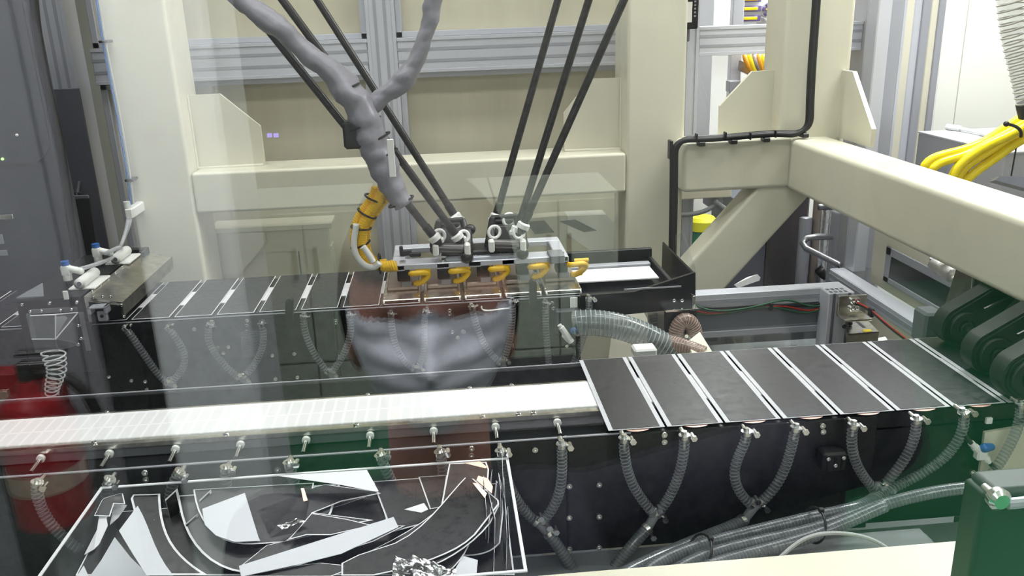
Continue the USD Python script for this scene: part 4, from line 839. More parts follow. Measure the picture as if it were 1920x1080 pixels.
scrap('pink copper strip upright left of the bin centre', [(564, 915), (570, 915), (577, 938), (569, 940)], Plane(.95, .0, .3), 'copper')
scrap('pink scrap under the far rim near the right corner', [(870, 868), (900, 865), (914, 876), (910, 878)], Plane(.95, .0, .2), 'copper')
scrap('copper-coloured crumple at the bottom centre of the bin', [(640, 1081), (655, 1066), (671, 1063), (668, 1081)], Plane(.955, .0, .2), 'copper')
# crumpled clear film and standing offcuts at the right wall
def crumple(px_, pl, amp, seed, thick=.0005):
    pts = np.array([pl(x, y) for x, y in px_]); c = pts.mean(0); g = []
    n = 16; A, B, C, D = pts[:4]
    u, v = np.meshgrid(np.linspace(0, 1, n * 2), np.linspace(0, 1, n)); P_ = (A * (1 - u[..., None]) + B * u[..., None]) * (1 - v[..., None]) + (D * (1 - u[..., None]) + C * u[..., None]) * v[..., None]
    P_ = P_ + V(0, 0, 1) * (amp * (meshkit.fbm(P_ * 55, 3, seed) - .3))[..., None]
    i, j = np.meshgrid(np.arange(n - 1), np.arange(2 * n - 1), indexing='ij'); k = 2 * n
    q = np.stack([i * k + j, i * k + j + 1, (i + 1) * k + j + 1, (i + 1) * k + j], -1).reshape(-1, 4)
    f = np.vstack([q[:, [0, 1, 2]], q[:, [0, 2, 3]]]); v0 = P_.reshape(-1, 3)
    return trimesh.Trimesh(np.vstack([v0, v0 - V(0, 0, thick)]), np.vstack([f, f[:, ::-1] + len(v0)]), process=False)
solo('clear_bag', crumple([(742, 1048), (858, 1076), (850, 1100), (735, 1100)], Plane(.965, .0, .1), .03, 4), 'foil', 'crumpled shiny foil at the bottom edge of the bin', 'foil', smooth=20)
solo('copper_crumple', crumple([(520, 990), (556, 975), (575, 982), (530, 996)], Plane(.93), .015, 8), 'foil', 'crumpled metal foil strip in the middle of the bin', 'foil', smooth=20)
r2 = np.random.default_rng(5)
for k in range(14):
    y = 1.0 + .25 * r2.random(); x = br_ - .018 - .035 * r2.random() ** 1.5; h = .06 + .07 * r2.random(); l = .03 + .05 * r2.random(); tl = .008 * float(np.clip(r2.standard_normal(), -1, 1)); y = min(y, bf - .01 - l)
    tt = thing('standing_offcut', f'thin offcut standing on edge along the right wall of the bin', 'scrap sheet', 'offcuts on edge at the right wall of the bin')
    q = [V(x, y, .94), V(x + tl, y + l, .94), V(x + tl + .006, y + l, .93 + h), V(x + .006, y + .1 * l, .93 + h * (.7 + .3 * r2.random()))]
    c = np.mean(q, 0); part(tt, 'separator', plate(q, .0006, (1, 0, 0)), 'separator')
    part(tt, 'coating', plate([c + (p - c) * V(1, .86, .92) - V(.0009, 0, 0) for p in q], .0004, (1, 0, 0)), 'graphite_scrap')
for k in range(7):
    x = -.52 + .02 * k + .01 * r2.random(); y = 1.18 + .06 * r2.random(); h = .03 + .04 * r2.random()
    tt = thing('standing_offcut', 'thin offcut standing on edge at the far left corner of the bin', 'scrap sheet', 'offcuts on edge at the far left corner of the bin')
    q = [V(x, y, .96), V(x + .015, y + .02, .96), V(x + .010, y + .02, .96 + h), V(x - .005, y, .96 + h * .9)]
    c = np.mean(q, 0); part(tt, 'separator', plate(q, .0006, (0, 1, 0)), 'separator')
    part(tt, 'coating', plate([c + (p - c) * V(.86, 1, .92) - V(0, .0009, 0) for p in q], .0004, (0, 1, 0)), 'graphite_scrap')
# ================================================================== left side: grey cabinet, tubes, suction unit over the rear conveyor
YCB = 2.55
e = at(100, 250, YCB)[0]
t = thing('grey_cabinet', 'dark grey moulded equipment cabinet at the left edge', 'cabinet')
part(t, 'body', rb(-2.35, e, YCB, YCB + .07, 0, 1.95, .015), 'grey_cabinet')
rx1, rz0 = at(92, 250, YCB)[0], at(60, 305, YCB)[2]
g = [(-2.2, 1.92), (-2.2, rz0), (rx1 - .07, rz0)] + [(rx1 - .07 + .07 * math.sin(u), rz0 + .07 - .07 * math.cos(u)) for u in np.linspace(.2, math.pi / 2, 8)] + [(rx1, 1.92)]
part(t, 'raised_panel', plate([V(x, YCB - .008, z) for x, z in g], .012, (0, 1, 0)), 'grey_cabinet')
part(t, 'seal', tube(spline([at(62, -40, YCB), at(70, 60, YCB), at(88, 160, YCB), at(112, 270, YCB), at(128, 380, YCB), at(146, 500, YCB), at(152, 560, YCB)], 40), .012, 10), 'black_rubber', True)
for x0, y0, x1, y1, nm in [(-30, 402, 31, 408, 'handle'), (-20, 440, 9, 457, 'name_plate'), (-20, 470, 16, 479, 'name_plate')]:
    a, b = at(x0, y0, YCB), at(x1, y1, YCB); h = part(t, nm, bx(a[0], b[0], YCB - .020 if nm == 'handle' else YCB - .004, YCB, b[2], a[2], .002), 'chrome' if nm == 'handle' else 'aluminium_grey')
for x, y, m_ in [(32, 253, 'label_white'), (5, 298, 'led_green')]:
    c = at(x, y, YCB - .009); part(t, 'indicator', lathe(c, (0, -1, 0), [(0, .004), (.003, .004), (.005, .002)], 12), m_)
t = thing('rubber_curtain', 'black rubber strip curtain hanging between grey cabinet and aluminium post', 'curtain')
cp = [at(x, y, 2.72) for x, y in [(138, 360), (166, 365), (176, 430), (192, 560), (158, 560), (148, 460)]]
part(t, 'strip', plate(cp, .008), 'black_rubber'); part(t, 'strip', plate([p + V(-.03, .03, 0) for p in cp], .008), 'black_rubber')
part(t, 'strut', cyl((cp[0][0] + .01, 2.72, cp[0][2] - .006), (xpost + .03, 2.952, cp[0][2] - .006), .004)  , 'dark_groove'); part(t, 'hanger', [bx(cp[0][0], cp[1][0], 2.716, 2.724, cp[1][2] - .012, cp[1][2])], 'dark_groove')
t = thing('air_tubes', 'pair of thin blue and clear air tubes running down the left cream column', 'air tube')
for off, m_ in ((0, 'blue_tube'), (5, 'grey_wire')):
    part(t, 'tube', tube(spline([at(x + off, y, 2.66) for x, y in [(130, -400), (172, -60), (181, 0), (193, 78), (213, 180), (240, 338), (246, 388)]], 60), .0032, 8), m_, True)
for x, y in [(192, 78), (241, 338)]: c = at(x, y, 2.655); part(t, 'clip', bx(c[0] - .010, c[0] + .016, c[1] - .006, c[1] + .04, c[2] - .004, c[2] + .004), 'black_plastic')
c = at(243, 396, 2.6)
part(t, 'fitting', [bx(c[0] - .012, c[0] + .012, c[1] - .012, c[1] + .10, c[2] - .022, c[2] + .010, .004), cyl(c + V(-.004, 0, .01), c + V(-.004, 0, .03), .010, 12)], 'white_plastic')

YU0, YU1 = 2.03, 2.45
su = thing('suction_unit', 'black suction unit with a slanted steel hood standing over the rear conveyor', 'suction unit')
P1, P2, P3 = at(155, 557, YU0), at(228, 568, YU0), at(232, 596, YU0)
def along(pts, y0, y1): return hull([V(p[0], y, p[2]) for p in pts for y in (y0, y1)])
a0 = at(30, 567, YU0)
part(su, 'housing', along([V(a0[0], 0, 1.056), V(a0[0], 0, a0[2]), V(P1[0] - .004, 0, P1[2] + .002), V(P1[0] - .004, 0, 1.056)], YU0, YU1), 'black_plastic')
part(su, 'steel_hood', along([P1 + V(.001, 0, 0), P2, P3 + V(0, 0, .003), V(P1[0] + .001, 0, 1.057)], YU0 + .004, YU1), 'brushed_steel')
part(su, 'end_plate', along([P1 + V(.012, 0, -.012), P2 + V(-.002, 0, -.006), P3 + V(-.002, 0, .004), V(P1[0] + .012, 0, 1.058)], YU0 - .002, YU0 + .003), 'black_plate')
b0, b1 = at(168, 572, YU0 - .01), at(207, 584, YU0 - .01)
part(su, 'bracket', [bx(b0[0], b1[0], YU0 - .03, YU0 - .002, b0[2] - .006, b0[2]), bx(b0[0], b0[0] + .008, YU0 - .03, YU0 - .002, b1[2], b0[2]), bx(b1[0] - .008, b1[0], YU0 - .03, YU0 - .002, b1[2], b0[2])], 'aluminium_grey')
c = at(192, 592, YU0 - .01); q_ = part(su, 'square_plate', bx(c[0] - .012, c[0] + .012, YU0 - .012, YU0 - .002, c[2] - .014, c[2] + .012), 'aluminium_grey'); part(q_, 'screw', screw((c[0], YU0 - .012, c[2]), (0, -1, 0), .004), 'dark_metal')
part(su, 'bolt', [screw(at(x, y, YU0 + .002), (0, -1, 0), .0035, .004) for x, y in [(228, 572), (233, 593), (176, 557), (193, 556), (208, 556)]], 'chrome')
for k in range(7):
    u = (k + .5) / 7; y = YU0 + .02 + (YU1 - YU0 - .05) * u
    part(su, 'rivet', screw(P1 * (1 - .06) + P2 * .06 + V(0, y - P1[1] * .94 - P2[1] * .06, 0), (.7, 0, .7), .003, .003), 'chrome')
ztop = a0[2]
for (x, y), (x2, y2) in (((80, 531), (178, 511)), ((186, 482), (250, 462))): pass
top_z = P1[2] + .004
for x, y, L in [(152, 530, .10), (219, 484, .09)]:
    c = atz(x, y, top_z + .014)
    hg = part(su, 'hinge_block', [bx(c[0] - .032, c[0] + .034, c[1] - .006, c[1] + L, top_z - .004, top_z + .002)], 'white_plastic')
    part(hg, 'roller', [cyl(c + V(0, -.012, 0), c + V(0, L - .01, 0), .0135, 18)], 'white_plastic', True); part(hg, 'bore', [cyl(c + V(0, -.0125, 0), c + V(0, -.0115, 0), .006, 12)], 'dark_groove')
for x, y, s_ in [(128, 517, 1), (185, 482, 1)]:
    c = atz(x, y + 8, top_z + .01)
    ef = part(su, 'elbow_fitting', [cyl(c, c + V(0, 0, .03), .011, 14), bx(c[0] - .011, c[0] + .011, c[1] - .011, c[1] + .011, c[2] + .012, c[2] + .040, .004), cyl(c + V(0, 0, .032), c + V(.034, 0, .022), .009, 12), sph(c + V(.034, 0, .022), .0095)], 'white_plastic', True)
    part(ef, 'cap', cyl(c + V(0, 0, .040), c + V(0, 0, .050), .010, 14), 'blue_plastic'); part(ef, 'base', cyl(c + V(0, 0, -.02), c, .009, 10), 'dark_metal')
c1, c2 = atz(140, 507, top_z + .035), atz(197, 476, top_z + .035)
t = thing('clear_air_tubes', 'clear air tubes bending up from the suction unit to the white fitting', 'air tube')
f0 = at(243, 405, 2.6)
part(t, 'tube', tube(spline([c1, c1 + V(.04, .02, .006), atz(190, 492, top_z + .04), at(222, 470, 2.42), at(234, 440, 2.52), f0 + V(-.004, 0, 0)], 40), .0055, 10), 'clear_tube', True)
part(t, 'tube', tube(spline([c2, c2 + V(.03, .01, .012), at(226, 462, 2.46), at(237, 436, 2.54), f0 + V(.004, 0, 0)], 40), .0055, 10), 'clear_tube', True)
fb = atz(265, 480, top_z); part(su, 'rear_bracket', [bx(fb[0] - .05, fb[0], YU1 - .02, YU1, 1.056, P1[2] + .012), bx(fb[0] - .006, fb[0], YU1 - .05, YU1, P1[2] - .03, P1[2] + .012)], 'black_plastic')
lb = at(123, 553, YU0 - .003); part(su, 'label_plate', bx(lb[0] - .006, lb[0] + .006, YU0 - .004, YU0, lb[2] - .012, lb[2] + .010, .001), 'label_white')
cv = [atz(30, 558, ztop + .004), atz(82, 555, ztop + .004), atz(80, 530, ztop + .004)]
part(su, 'cover_flap', plate([cv[0], cv[1], cv[2]], .004, (0, 0, -1)), 'grey_plastic')
lo = at(30, 700, YU0 - .004)
part(su, 'front_skirt', bx(a0[0], at(178, 640, YU0)[0], YU0 - .002, YU0 + .003, .93, 1.06), 'black_plastic')

fu = thing('funnel', 'clear acrylic funnel bolted to the front of the suction unit', 'funnel')
yf = YU0 - .008
A = [at(x, y, yf) for x, y in [(57, 588), (146, 586), (150, 645), (62, 634)]]
Bk = [p + V(0, -.0, 0) for p in A]
fr = [at(x, y, yf - .11) for x, y in [(57, 592), (104, 590), (104, 636), (60, 636)]]
part(fu, 'front_face', plate(fr, .003), 'funnel_acrylic'); part(fu, 'side_face', plate([fr[1], A[1], A[2], fr[2]], .003), 'funnel_acrylic'); part(fu, 'side_face', plate([fr[0], A[0], A[3], fr[3]], .003), 'funnel_acrylic')
n0 = [at(x, y, yf - .07) for x, y in [(66, 662), (110, 660)]]
part(fu, 'lower_cone', [plate([fr[3], fr[2], n0[1], n0[0]], .003), plate([fr[2], A[2], n0[1] + V(0, .04, 0), n0[1]], .003)], 'funnel_acrylic')
part(fu, 'flange', [bx(A[0][0] - .012, A[0][0], yf, yf + .005, A[3][2], A[0][2]), bx(A[1][0], A[1][0] + .012, yf, yf + .005, A[2][2] - .02, A[1][2]), bx(A[0][0], A[1][0], yf, yf + .005, A[0][2] - .002, A[0][2] + .010)], 'funnel_acrylic')
part(fu, 'edge', [tube(np.array([fr[0], fr[1], A[1]]), .0016, 6), tube(np.array([fr[3], fr[2], A[1]]), .0016, 6), tube(np.array([fr[1], fr[2]]), .0014, 6)], 'separator')
part(fu, 'bolt', [screw(at(x, y, yf), (0, -1, 0), .0045, .006) for x, y in [(58, 584), (79, 583), (115, 581), (135, 580), (148, 610), (153, 634), (148, 645), (42, 571), (94, 568), (145, 566)]], 'steel')
pg_ = at(120, 563, yf - .1)
part(fu, 'inner_flap', plate([at(103, 594, yf - .08), at(122, 592, yf - .03), at(130, 596, yf - .02), at(104, 628, yf - .09)], .001), 'paper_white')
hp = spline([at(100, 660, yf - .05), at(103, 675, yf - .05), at(106, 692, yf - .05), at(102, 712, yf - .05), at(98, 740, yf - .04)], 30)
t = thing('white_spiral_hose', 'short clear hose with bold white spiral under the funnel', 'hose'); part(t, 'sleeve', tube(hp, .025, 16, False), 'clear_hose', True); part(t, 'coil', coil(hp, np.linspace(.027, .014, 30), .0125, .0022), 'white_coil', True)

# ================================================================== right end of the rear conveyor
tr = thing('conveyor_tail', 'black tail section of the rear conveyor with a small white belt tray', 'conveyor tail')
q = [at(x, y, RY0) for x, y in [(1098, 528), (1190, 520), (1304, 511), (1304, 577), (1240, 583), (1100, 598)]]
x0, x1 = .338, q[2][0]
part(tr, 'side_plate', plate([V(x0, RY0, 1.044), V(q[1][0], RY0, 1.046), V(q[2][0], RY0, q[2][2]), V(q[3][0], RY0, q[3][2]), V(q[4][0], RY0, q[4][2]), V(x0, RY0, q[5][2])], .010, (0, 1, 0)), 'black_plate')
zt_ = 1.046
part(tr, 'tray_wall', [bx(.338, .60, RY1 - .012, RY1 + .003, .99, 1.075), bx(.588, .60, RY0 + .02, RY1, .99, 1.05)], 'black_plastic')
part(tr, 'tray_floor', bx(.338, .59, RY0 + .012, RY1 - .012, 1.0, 1.03), 'black_plate')
part(tr, 'belt_rail', bx(.34, .575, 2.275, 2.30, 1.04, 1.056, .002), 'aluminium_grey')
part(tr, 'slot', bx(at(1170, 540, RY0)[0], at(1277, 540, RY0)[0], RY0 - .002, RY0 + .001, at(1220, 541.5, RY0)[2], at(1220, 538.5, RY0)[2], .0005), 'aluminium_grey')
part(tr, 'bolt', [screw(at(x, y, RY0), (0, -1, 0), .0045, .003) for x, y in [(1264, 563), (1279, 563)]], 'chrome')
part(tr, 'guard', plate([V(q[2][0], RY0 + .01, q[2][2]), V(q[2][0], RY0 + .2, q[2][2]), V(q[2][0], RY0 + .2, q[2][2] + .05), V(q[2][0] - .0, RY0 + .13, q[2][2] + .075), V(q[2][0], RY0 + .01, q[2][2] + .01)], .003, (1, 0, 0)), 'clear_acrylic')
part(tr, 'end_plate', bx(q[2][0] - .006, q[2][0], RY0 + .01, RY1, q[3][2], q[2][2]), 'black_plate')
a, b = at(1248, 581, RY0 - .03), at(1309, 581, RY0 - .03)
part(tr, 'foot_bracket', [bx(a[0], b[0], RY0 - .035, RY0 + .05, a[2] - .006, a[2], .001)], 'chrome'); part(tr, 'foot_block', bx(a[0] - .0, b[0], RY0 - .02, RY0 + .05, a[2] - .10, a[2] - .006), 'black_plate'); part(tr, 'post', bx(b[0] - .012, b[0] - .004, RY0 - .02, RY0 + .02, a[2], a[2] + .03), 'steel')
part(tr, 'support_leg', bx(a[0] + .01, b[0] - .01, RY0 + .05, RY0 + .2, 0, a[2]), 'black_plate')
vv = thing('sensor_connector', 'small white connector with a blue ring hanging by the rear conveyor', 'connector')
c = at(1062, 628, RY0 - .035); d = at(1072, 642, RY0 - .035) - c; d /= np.linalg.norm(d)
part(vv, 'body', [cyl(c - d * .026, c + d * .024, .0085, 10), cyl(c - d * .034, c - d * .022, .006, 10), hull(np.vstack([sph(c + d * .002 + V(-.008, 0, 0), .006, 1).vertices, sph(c + d * .02 + V(-.006, 0, 0), .005, 1).vertices]))], 'white_plastic'); part(vv, 'ring', sph(at(1076, 620, RY0 - .035), .009), 'blue_plastic', True)
part(vv, 'cable', tube(spline([c + d * .024, c + d * .05, at(1082, 672, RY0 - .03)], 12), .004, 8), 'black_wire')
h1 = hose('wide clear corrugated hose curving down right behind the white-edged sheets', [at(x, y, Y) for x, y, Y in [(1078, 607, 1.98), (1110, 605, 1.97), (1160, 612, 1.96), (1210, 630, 1.95), (1255, 655, 1.94), (1300, 690, 1.93)]], .033, 'corrugated hoses', 'smoke_hose', 'dark_coil', .0105, (False, False), False, .0018, 'corrugated_hose', 60)
h2 = hose('brown tinted corrugated hose arching below the conveyor tail', [at(x, y, Y) for x, y, Y in [(1272, 640, 2.02), (1270, 615, 2.02), (1284, 600, 2.02), (1299, 612, 2.02), (1296, 640, 2.02)]], .020, 'corrugated hoses', 'brown_hose', 'brown_coil', .006, (True, True), False, .0012, 'corrugated_hose', 40)
h3 = hose('brown tinted corrugated hose lying behind the third white-edged sheet', [at(x, y, Y) for x, y, Y in [(1240, 640, 1.96), (1275, 648, 1.92), (1320, 664, 1.88)]], .020, 'corrugated hoses', 'brown_hose', 'brown_coil', .007, (False, False), False, .0014, 'corrugated_hose', 30)
h4 = hose('dark corrugated hose hanging left of the black foot block', [at(x, y, Y) for x, y, Y in [(1235, 590, 2.16), (1238, 615, 2.14), (1234, 650, 2.12)]], .030, 'corrugated hoses', 'smoke_hose', 'dark_coil', .009, (False, False), False, .0016, 'corrugated_hose', 24)
t = thing('cream_cover', 'cream painted machine cover below the corrugated hose', 'cover')
part(t, 'sloped_plate', plate([at(1150, 596, 2.50), at(1204, 580, 2.50), at(1262, 690, 2.42), at(1140, 690, 2.42)], .02), 'cream_box'); part(t, 'base', bx(.30, .80, 1.70, 2.02, .80, .84), 'cream_box')
part(t, 'leg', bx(.4, .7, 1.75, 2.0, 0, .80), 'cream_box')
c = at(1161, 650, 1.85); part(t, 'knob', [cyl(V(c[0], 1.85, .84), V(c[0], 1.85, .885), .016, 16), cyl(V(c[0], 1.85, .885), V(c[0], 1.85, .893), .02, 16)], 'black_plastic')
a = at(1295, 640, 2.0); part(t, 'white_flange', plate([at(1290, 640, 1.92), at(1312, 622, 1.98), at(1360, 690, 1.80), at(1320, 690, 1.75)], .01), 'cream_box')
solo('white_block', bx(*(lambda a, b: (a[0], b[0], 1.70, 1.74, a[2] - .02, a[2], .004))(at(1190, 657, 1.7), at(1233, 655, 1.7))), 'white_plastic', 'small white block just behind the far edge of the second wide-edged sheet', 'block')

# ================================================================== right side: low aluminium frame, wires, bracket
YL = 2.22
lf = thing('low_barrier', 'low aluminium profile frame with glass below, behind the front conveyor', 'frame')
a, b = at(1330, 556, YL), at(1556, 538, YL); a[0] = .69
zt = b[2]; zl = at(1556, 572, YL)[2]; xR = at(1597, 560, YL - .04)[0]
part(lf, 'top_rail', bx(a[0] - .03, xR, YL, YL + .045, zt - .045, zt, .003), 'aluminium'); part(lf, 'groove', bx(a[0] - .03, xR - .04, YL - .002, YL, zt - .030, zt - .018, 0), 'aluminium_grey')
part(lf, 'channel', bx(a[0] - .03, xR - .05, YL + .02, YL + .04, zt - .115, zt - .045, 0), 'plinth_grey'); part(lf, 'lower_rail', bx(a[0] - .03, xR, YL, YL + .03, zt - .135, zt - .115, .002), 'aluminium_grey')
pl, pr = at(1548, 590, YL - .05)[0], at(1596, 590, YL - .05)[0]
po = part(lf, 'post', bx(pl, pr, YL - .06, YL, .55, zt + .002, .003), 'aluminium'); part(po, 'groove', [bx(pl + .012, pl + .020, YL - .062, YL - .06, .55, zt, 0), bx(pr - .02, pr - .012, YL - .062, YL - .06, .55, zt, 0)], 'dark_groove'); part(po, 'end_face', [bx(pl + k * .014 + .006, pl + k * .014 + .014, YL - .055 + j * .022, YL - .043 + j * .022, zt + .001, zt + .003, 0) for k in range(4) for j in range(2)], 'dark_groove')
part(lf, 'glass_pane', bx(a[0] - .03, xR, YL + .008, YL + .012, .55, zt - .135, 0), 'window_glass', smooth=False)
part(lf, 'bottom_rail', bx(a[0] - .03, xR + .0, YL, YL + .045, .51, .555), 'aluminium'); part(lf, 'leg', [bx(a[0] - .03, a[0] + .012, YL, YL + .045, 0, .51)], 'aluminium'); part(lf, 'leg', [bx(pl, pr, YL - .06, YL, 0, .55)], 'aluminium')
bk = part(lf, 'bracket', [bx(pr - .052, pr + .030, YL - .072, YL - .066, zt - .060, zt - .004, .001), bx(pr - .052, pr + .026, YL - .12, YL - .066, zt - .064, zt - .058, .001)], 'brushed_steel')
part(bk, 'bolt', [screw((pr - .012 + k, YL - .072, zt - .018 - j * .024), (0, -1, 0), .009, .010) for k in (0, .012) for j in (0, 1)][:4], 'chrome')
arm = thing('sensor_mount', 'brushed steel sensor arm with slots and a yellow label', 'bracket')
p = [atz(x, y, zt - .10) for x, y in [(1560, 583), (1610, 583), (1648, 622), (1590, 627)]]
pl_ = part(arm, 'plate', plate(p, .004, (0, 0, -1)), 'brushed_steel'); part(arm, 'drop_edge', plate([p[3], p[2], p[2] - V(0, 0, .03), p[3] - V(0, 0, .03)], .003), 'brushed_steel')
part(arm, 'slot', [plate([atz(x + dx, y + dy, zt - .0995) for dx, dy in ((0, 0), (6, 0), (26, 16), (19, 16))], .001, (0, 0, -1)) for x, y in ((1572, 596), (1598, 598))], 'black_plastic')
part(arm, 'yellow_label', plate([atz(x, y, zt - .099) for x, y in ((1617, 618), (1632, 617), (1635, 621), (1619, 622))], .001, (0, 0, -1)), 'yellow_cable'); part(arm, 'knob', [sph(atz(1594, 606, zt - .092), .007), sph(atz(1583, 612, zt - .095), .006)], 'black_plastic')
part(arm, 'stem', [bx(p[0][0], p[0][0] + .03, p[0][1] - .02, p[0][1] + .05, zt - .14, zt - .10)], 'brushed_steel'); part(arm, 'cable', [tube(spline([atz(1585, 613, zt - .1), at(1588, 640, 2.0), at(1592, 665, 1.95)], 10), .003, 6)], 'black_wire')
part(arm, 'white_tag', plate([atz(x, y, zt - .16) for x, y in ((1643, 634), (1660, 631), (1664, 637), (1648, 640))], .002, (0, 0, -1)), 'label_white')
yw = YL - .006
wp = [(1300, 577), (1370, 583), (1445, 574), (1480, 574), (1520, 578), (1550, 572)]
wr = thing('wire_harness', 'red, black and green wires strung along the low aluminium frame', 'wire')
for k, (m_, dy, seed) in enumerate((('black_wire', -4, 0), ('red_wire', 2, 1), ('green_wire', 5, 2), ('green_wire', -6, 3))):
    pp = [at(x, y + dy * (1 + .8 * math.sin(i * 1.7 + seed)), yw - .001 * k) for i, (x, y) in enumerate(wp)] + [at(1560, 572 + dy, yw + .01)]
    part(wr, 'wire', tube(spline(pp, 50), .0025, 7), m_, True)
xw = 1.40
for m_, dy in (('black_wire', 3), ('red_wire', 0), ('green_wire', 4)):
    pp = [at(1600, 565 + dy, 2.15), at(1625, 576 + dy, 2.1), at(1655, 600 + dy, 1.98), at(1690, 628 + dy, 1.86), at(1730, 660 + dy, 1.72)]
    part(wr, 'wire', tube(spline(pp, 40), .0024, 7), m_, True)
for x, y, Y in [(1445, 574, yw), (1634, 586, 2.07)]: c = at(x, y, Y); part(wr, 'zip_tie', bx(c[0] - .005, c[0] + .005, Y - .008, Y + .012, c[2] - .012, c[2] + .012, .002), 'black_plastic')

# what stands beyond the low frame: dark bench, motor with cables, pipes
t = thing('cable_carrier', 'black cable and gland lying behind the low glass pane', 'cable')
part(t, 'cable', tube(spline([at(1385, 640, 2.6), at(1400, 612, 2.6), at(1440, 605, 2.6), at(1500, 602, 2.6), at(1540, 610, 2.6)], 30), .016, 10), 'black_rubber', True); part(t, 'gland', [cyl(at(1440, 604, 2.6), at(1490, 601, 2.6), .028, 14)], 'black_plastic'); part(t, 'box', bx(*(lambda a, b: (a[0], b[0], 2.62, 2.7, b[2], a[2]))(at(1308, 597, 2.62), at(1346, 640, 2.62))), 'black_plastic')
solo('deck_plate', bx(.75, 1.42, 2.30, 2.68, .60, .62), 'plinth_grey', 'grey deck plate behind the low glass pane', 'deck')
t = thing('dark_housing', 'tall dark brown-grey machine housing behind the diagonal brace', 'housing')
YD = 3.5; a, b = at(1440, 440, YD), at(1515, 440, YD)
part(t, 'body', bx(a[0], b[0], YD, YD + .4, 0, at(1480, 375, YD)[2] + .12, .01), 'dark_housing'); part(t, 'side_panel', bx(at(1370, 500, YD)[0], a[0] - .003, YD + .01, YD + .3, 0, at(1400, 455, YD)[2] + .2), 'slate_blue')
solo('white_bag', crumple([at(1372, 535, 3.2), at(1425, 515, 3.2), at(1420, 522, 3.15), at(1376, 540, 3.15)], None, .02, 2, .004) if 0 else hull([at(x, y, Y) for x, y, Y in ((1376, 534, 3.2), (1420, 514, 3.2), (1426, 520, 3.2), (1424, 526, 3.2), (1384, 540, 3.2), (1400, 520, 3.28), (1420, 516, 3.28), (1380, 536, 3.28))]), 'label_white', 'bright white crumpled sheet lying behind the low frame', 'sheet')
solo('rear_bench', bx(at(1360, 540, 3.1)[0], at(1540, 540, 3.1)[0], 2.95, 3.28, .5, at(1400, 540, 3.2)[2] - .03), 'slate_blue', 'slate grey bench behind the low aluminium frame', 'bench')
t = thing('pipe_rack', 'stainless pipes and bent handrail beside the right corner', 'pipe rack')
for x, r, m_ in [(1512, .026, 'aluminium_grey'), (1533, .020, 'brown_metal'), (1547, .030, 'steel'), (1563, .014, 'steel')]:
    a, b = at(x, 400, 3.35), at(x, 520, 3.35); part(t, 'pipe', cyl(V(a[0], 3.35, a[2] + (.06 if x > 1515 else -.02)), V(a[0], 3.35, .4), r, 16), m_, True)
part(t, 'handrail', tube(spline([at(1570, 388, 3.1), at(1535, 388, 3.1)], 4), .012, 10), 'pipe_steel', True)
part(t, 'handrail', tube(np.array([at(x, y, Y) for x, y, Y in [(1560, 444, 3.06), (1530, 444, 3.06), (1512, 447, 3.06), (1505, 456, 3.06), (1512, 466, 3.02), (1540, 480, 2.95), (1575, 497, 2.85)]]), .0125, 12), 'pipe_steel', True)
part(t, 'base', bx(at(1500, 500, 3.35)[0], at(1575, 500, 3.35)[0], 3.25, 3.45, 0, .45), 'dark_groove')
part(t, 'pipe_bend', tube(spline([at(1536, 505, 3.3), at(1548, 517, 3.3), at(1562, 519, 3.3)], 10), .02, 10), 'black_rubber', True)
solo('rounded_panel', rb(at(1568, 450, 3.14)[0], at(1588, 450, 3.14)[0], 3.14, 3.22, .5, at(1575, 395, 3.14)[2], .02), 'aluminium_grey', 'rounded grey panel end beside the right aluminium post', 'panel')

# right-hand enclosure wall: rail, cream door with a small window, post
XW = 1.46
y0 = atx(1615, 541, XW); 
sr = thing('side_rail', 'bright aluminium rail running forward along the right wall', 'rail')
z_ = y0[2]
part(sr, 'profile', bx(XW, XW + .06, 1.2, 3.0, z_ - .05, z_, .004), 'aluminium'); part(sr, 'groove', bx(XW - .002, XW, 1.2, 3.0, z_ - .034, z_ - .018, 0), 'aluminium_grey')
part(sr, 'lower_panel', bx(XW + .01, XW + .02, 1.2, 3.0, .3, z_ - .05, 0), 'cream_panel'); part(sr, 'leg', bx(XW, XW + .05, 2.9, 2.95, 0, z_ - .05), 'aluminium')
sp = thing('side_post', 'grey aluminium side post below the cream side beam', 'post')
a, b = at(1588, 450, 3.0), at(1632, 450, 3.0); part(sp, 'profile', bx(a[0], a[0] + .05, 2.93, 3.0, z_, 2.5, .004), 'aluminium'); part(sp, 'panel', bx(a[0] + .05, b[0] + .02, 2.97, 2.99, z_, 2.5, .002), 'aluminium_grey')
sd = thing('side_door', 'cream side door with a small dark window under the cream beam', 'door')
XD = 1.56
def sq(pts, X, th, mt, nm, par): return part(par, nm, plate([atx(x, y, X) for x, y in pts], th, (1, 0, 0)), mt)
ya, yb = atx(1640, 430, XD)[1], 1.2
part(sd, 'leaf', bx(XD, XD + .03, 1.3, ya, z_ - .02, at(1700, 400, 2.4)[2]), 'cream_box')
w0, w1 = atx(1664, 470, XD), atx(1790, 560, XD)
wz1, wz0 = atx(1664, 460, XD)[2], z_ + .015
w = part(sd, 'window_frame', [bx(XD - .006, XD + .0, 1.75, w0[1], wz1 - .03, wz1, .002), bx(XD - .006, XD, w0[1] - .035, w0[1], wz0, wz1, .002), bx(XD - .006, XD, 1.75, w0[1], wz0, wz0 + .02, .002)], 'aluminium_grey')
part(w, 'pane', bx(XD - .003, XD + .001, 1.75, w0[1] - .035, wz0 + .02, wz1 - .03, 0), 'screen_black')
vb = thing('valve_block', 'grey pneumatic valve block with a yellow tag under the cream beam', 'valve')
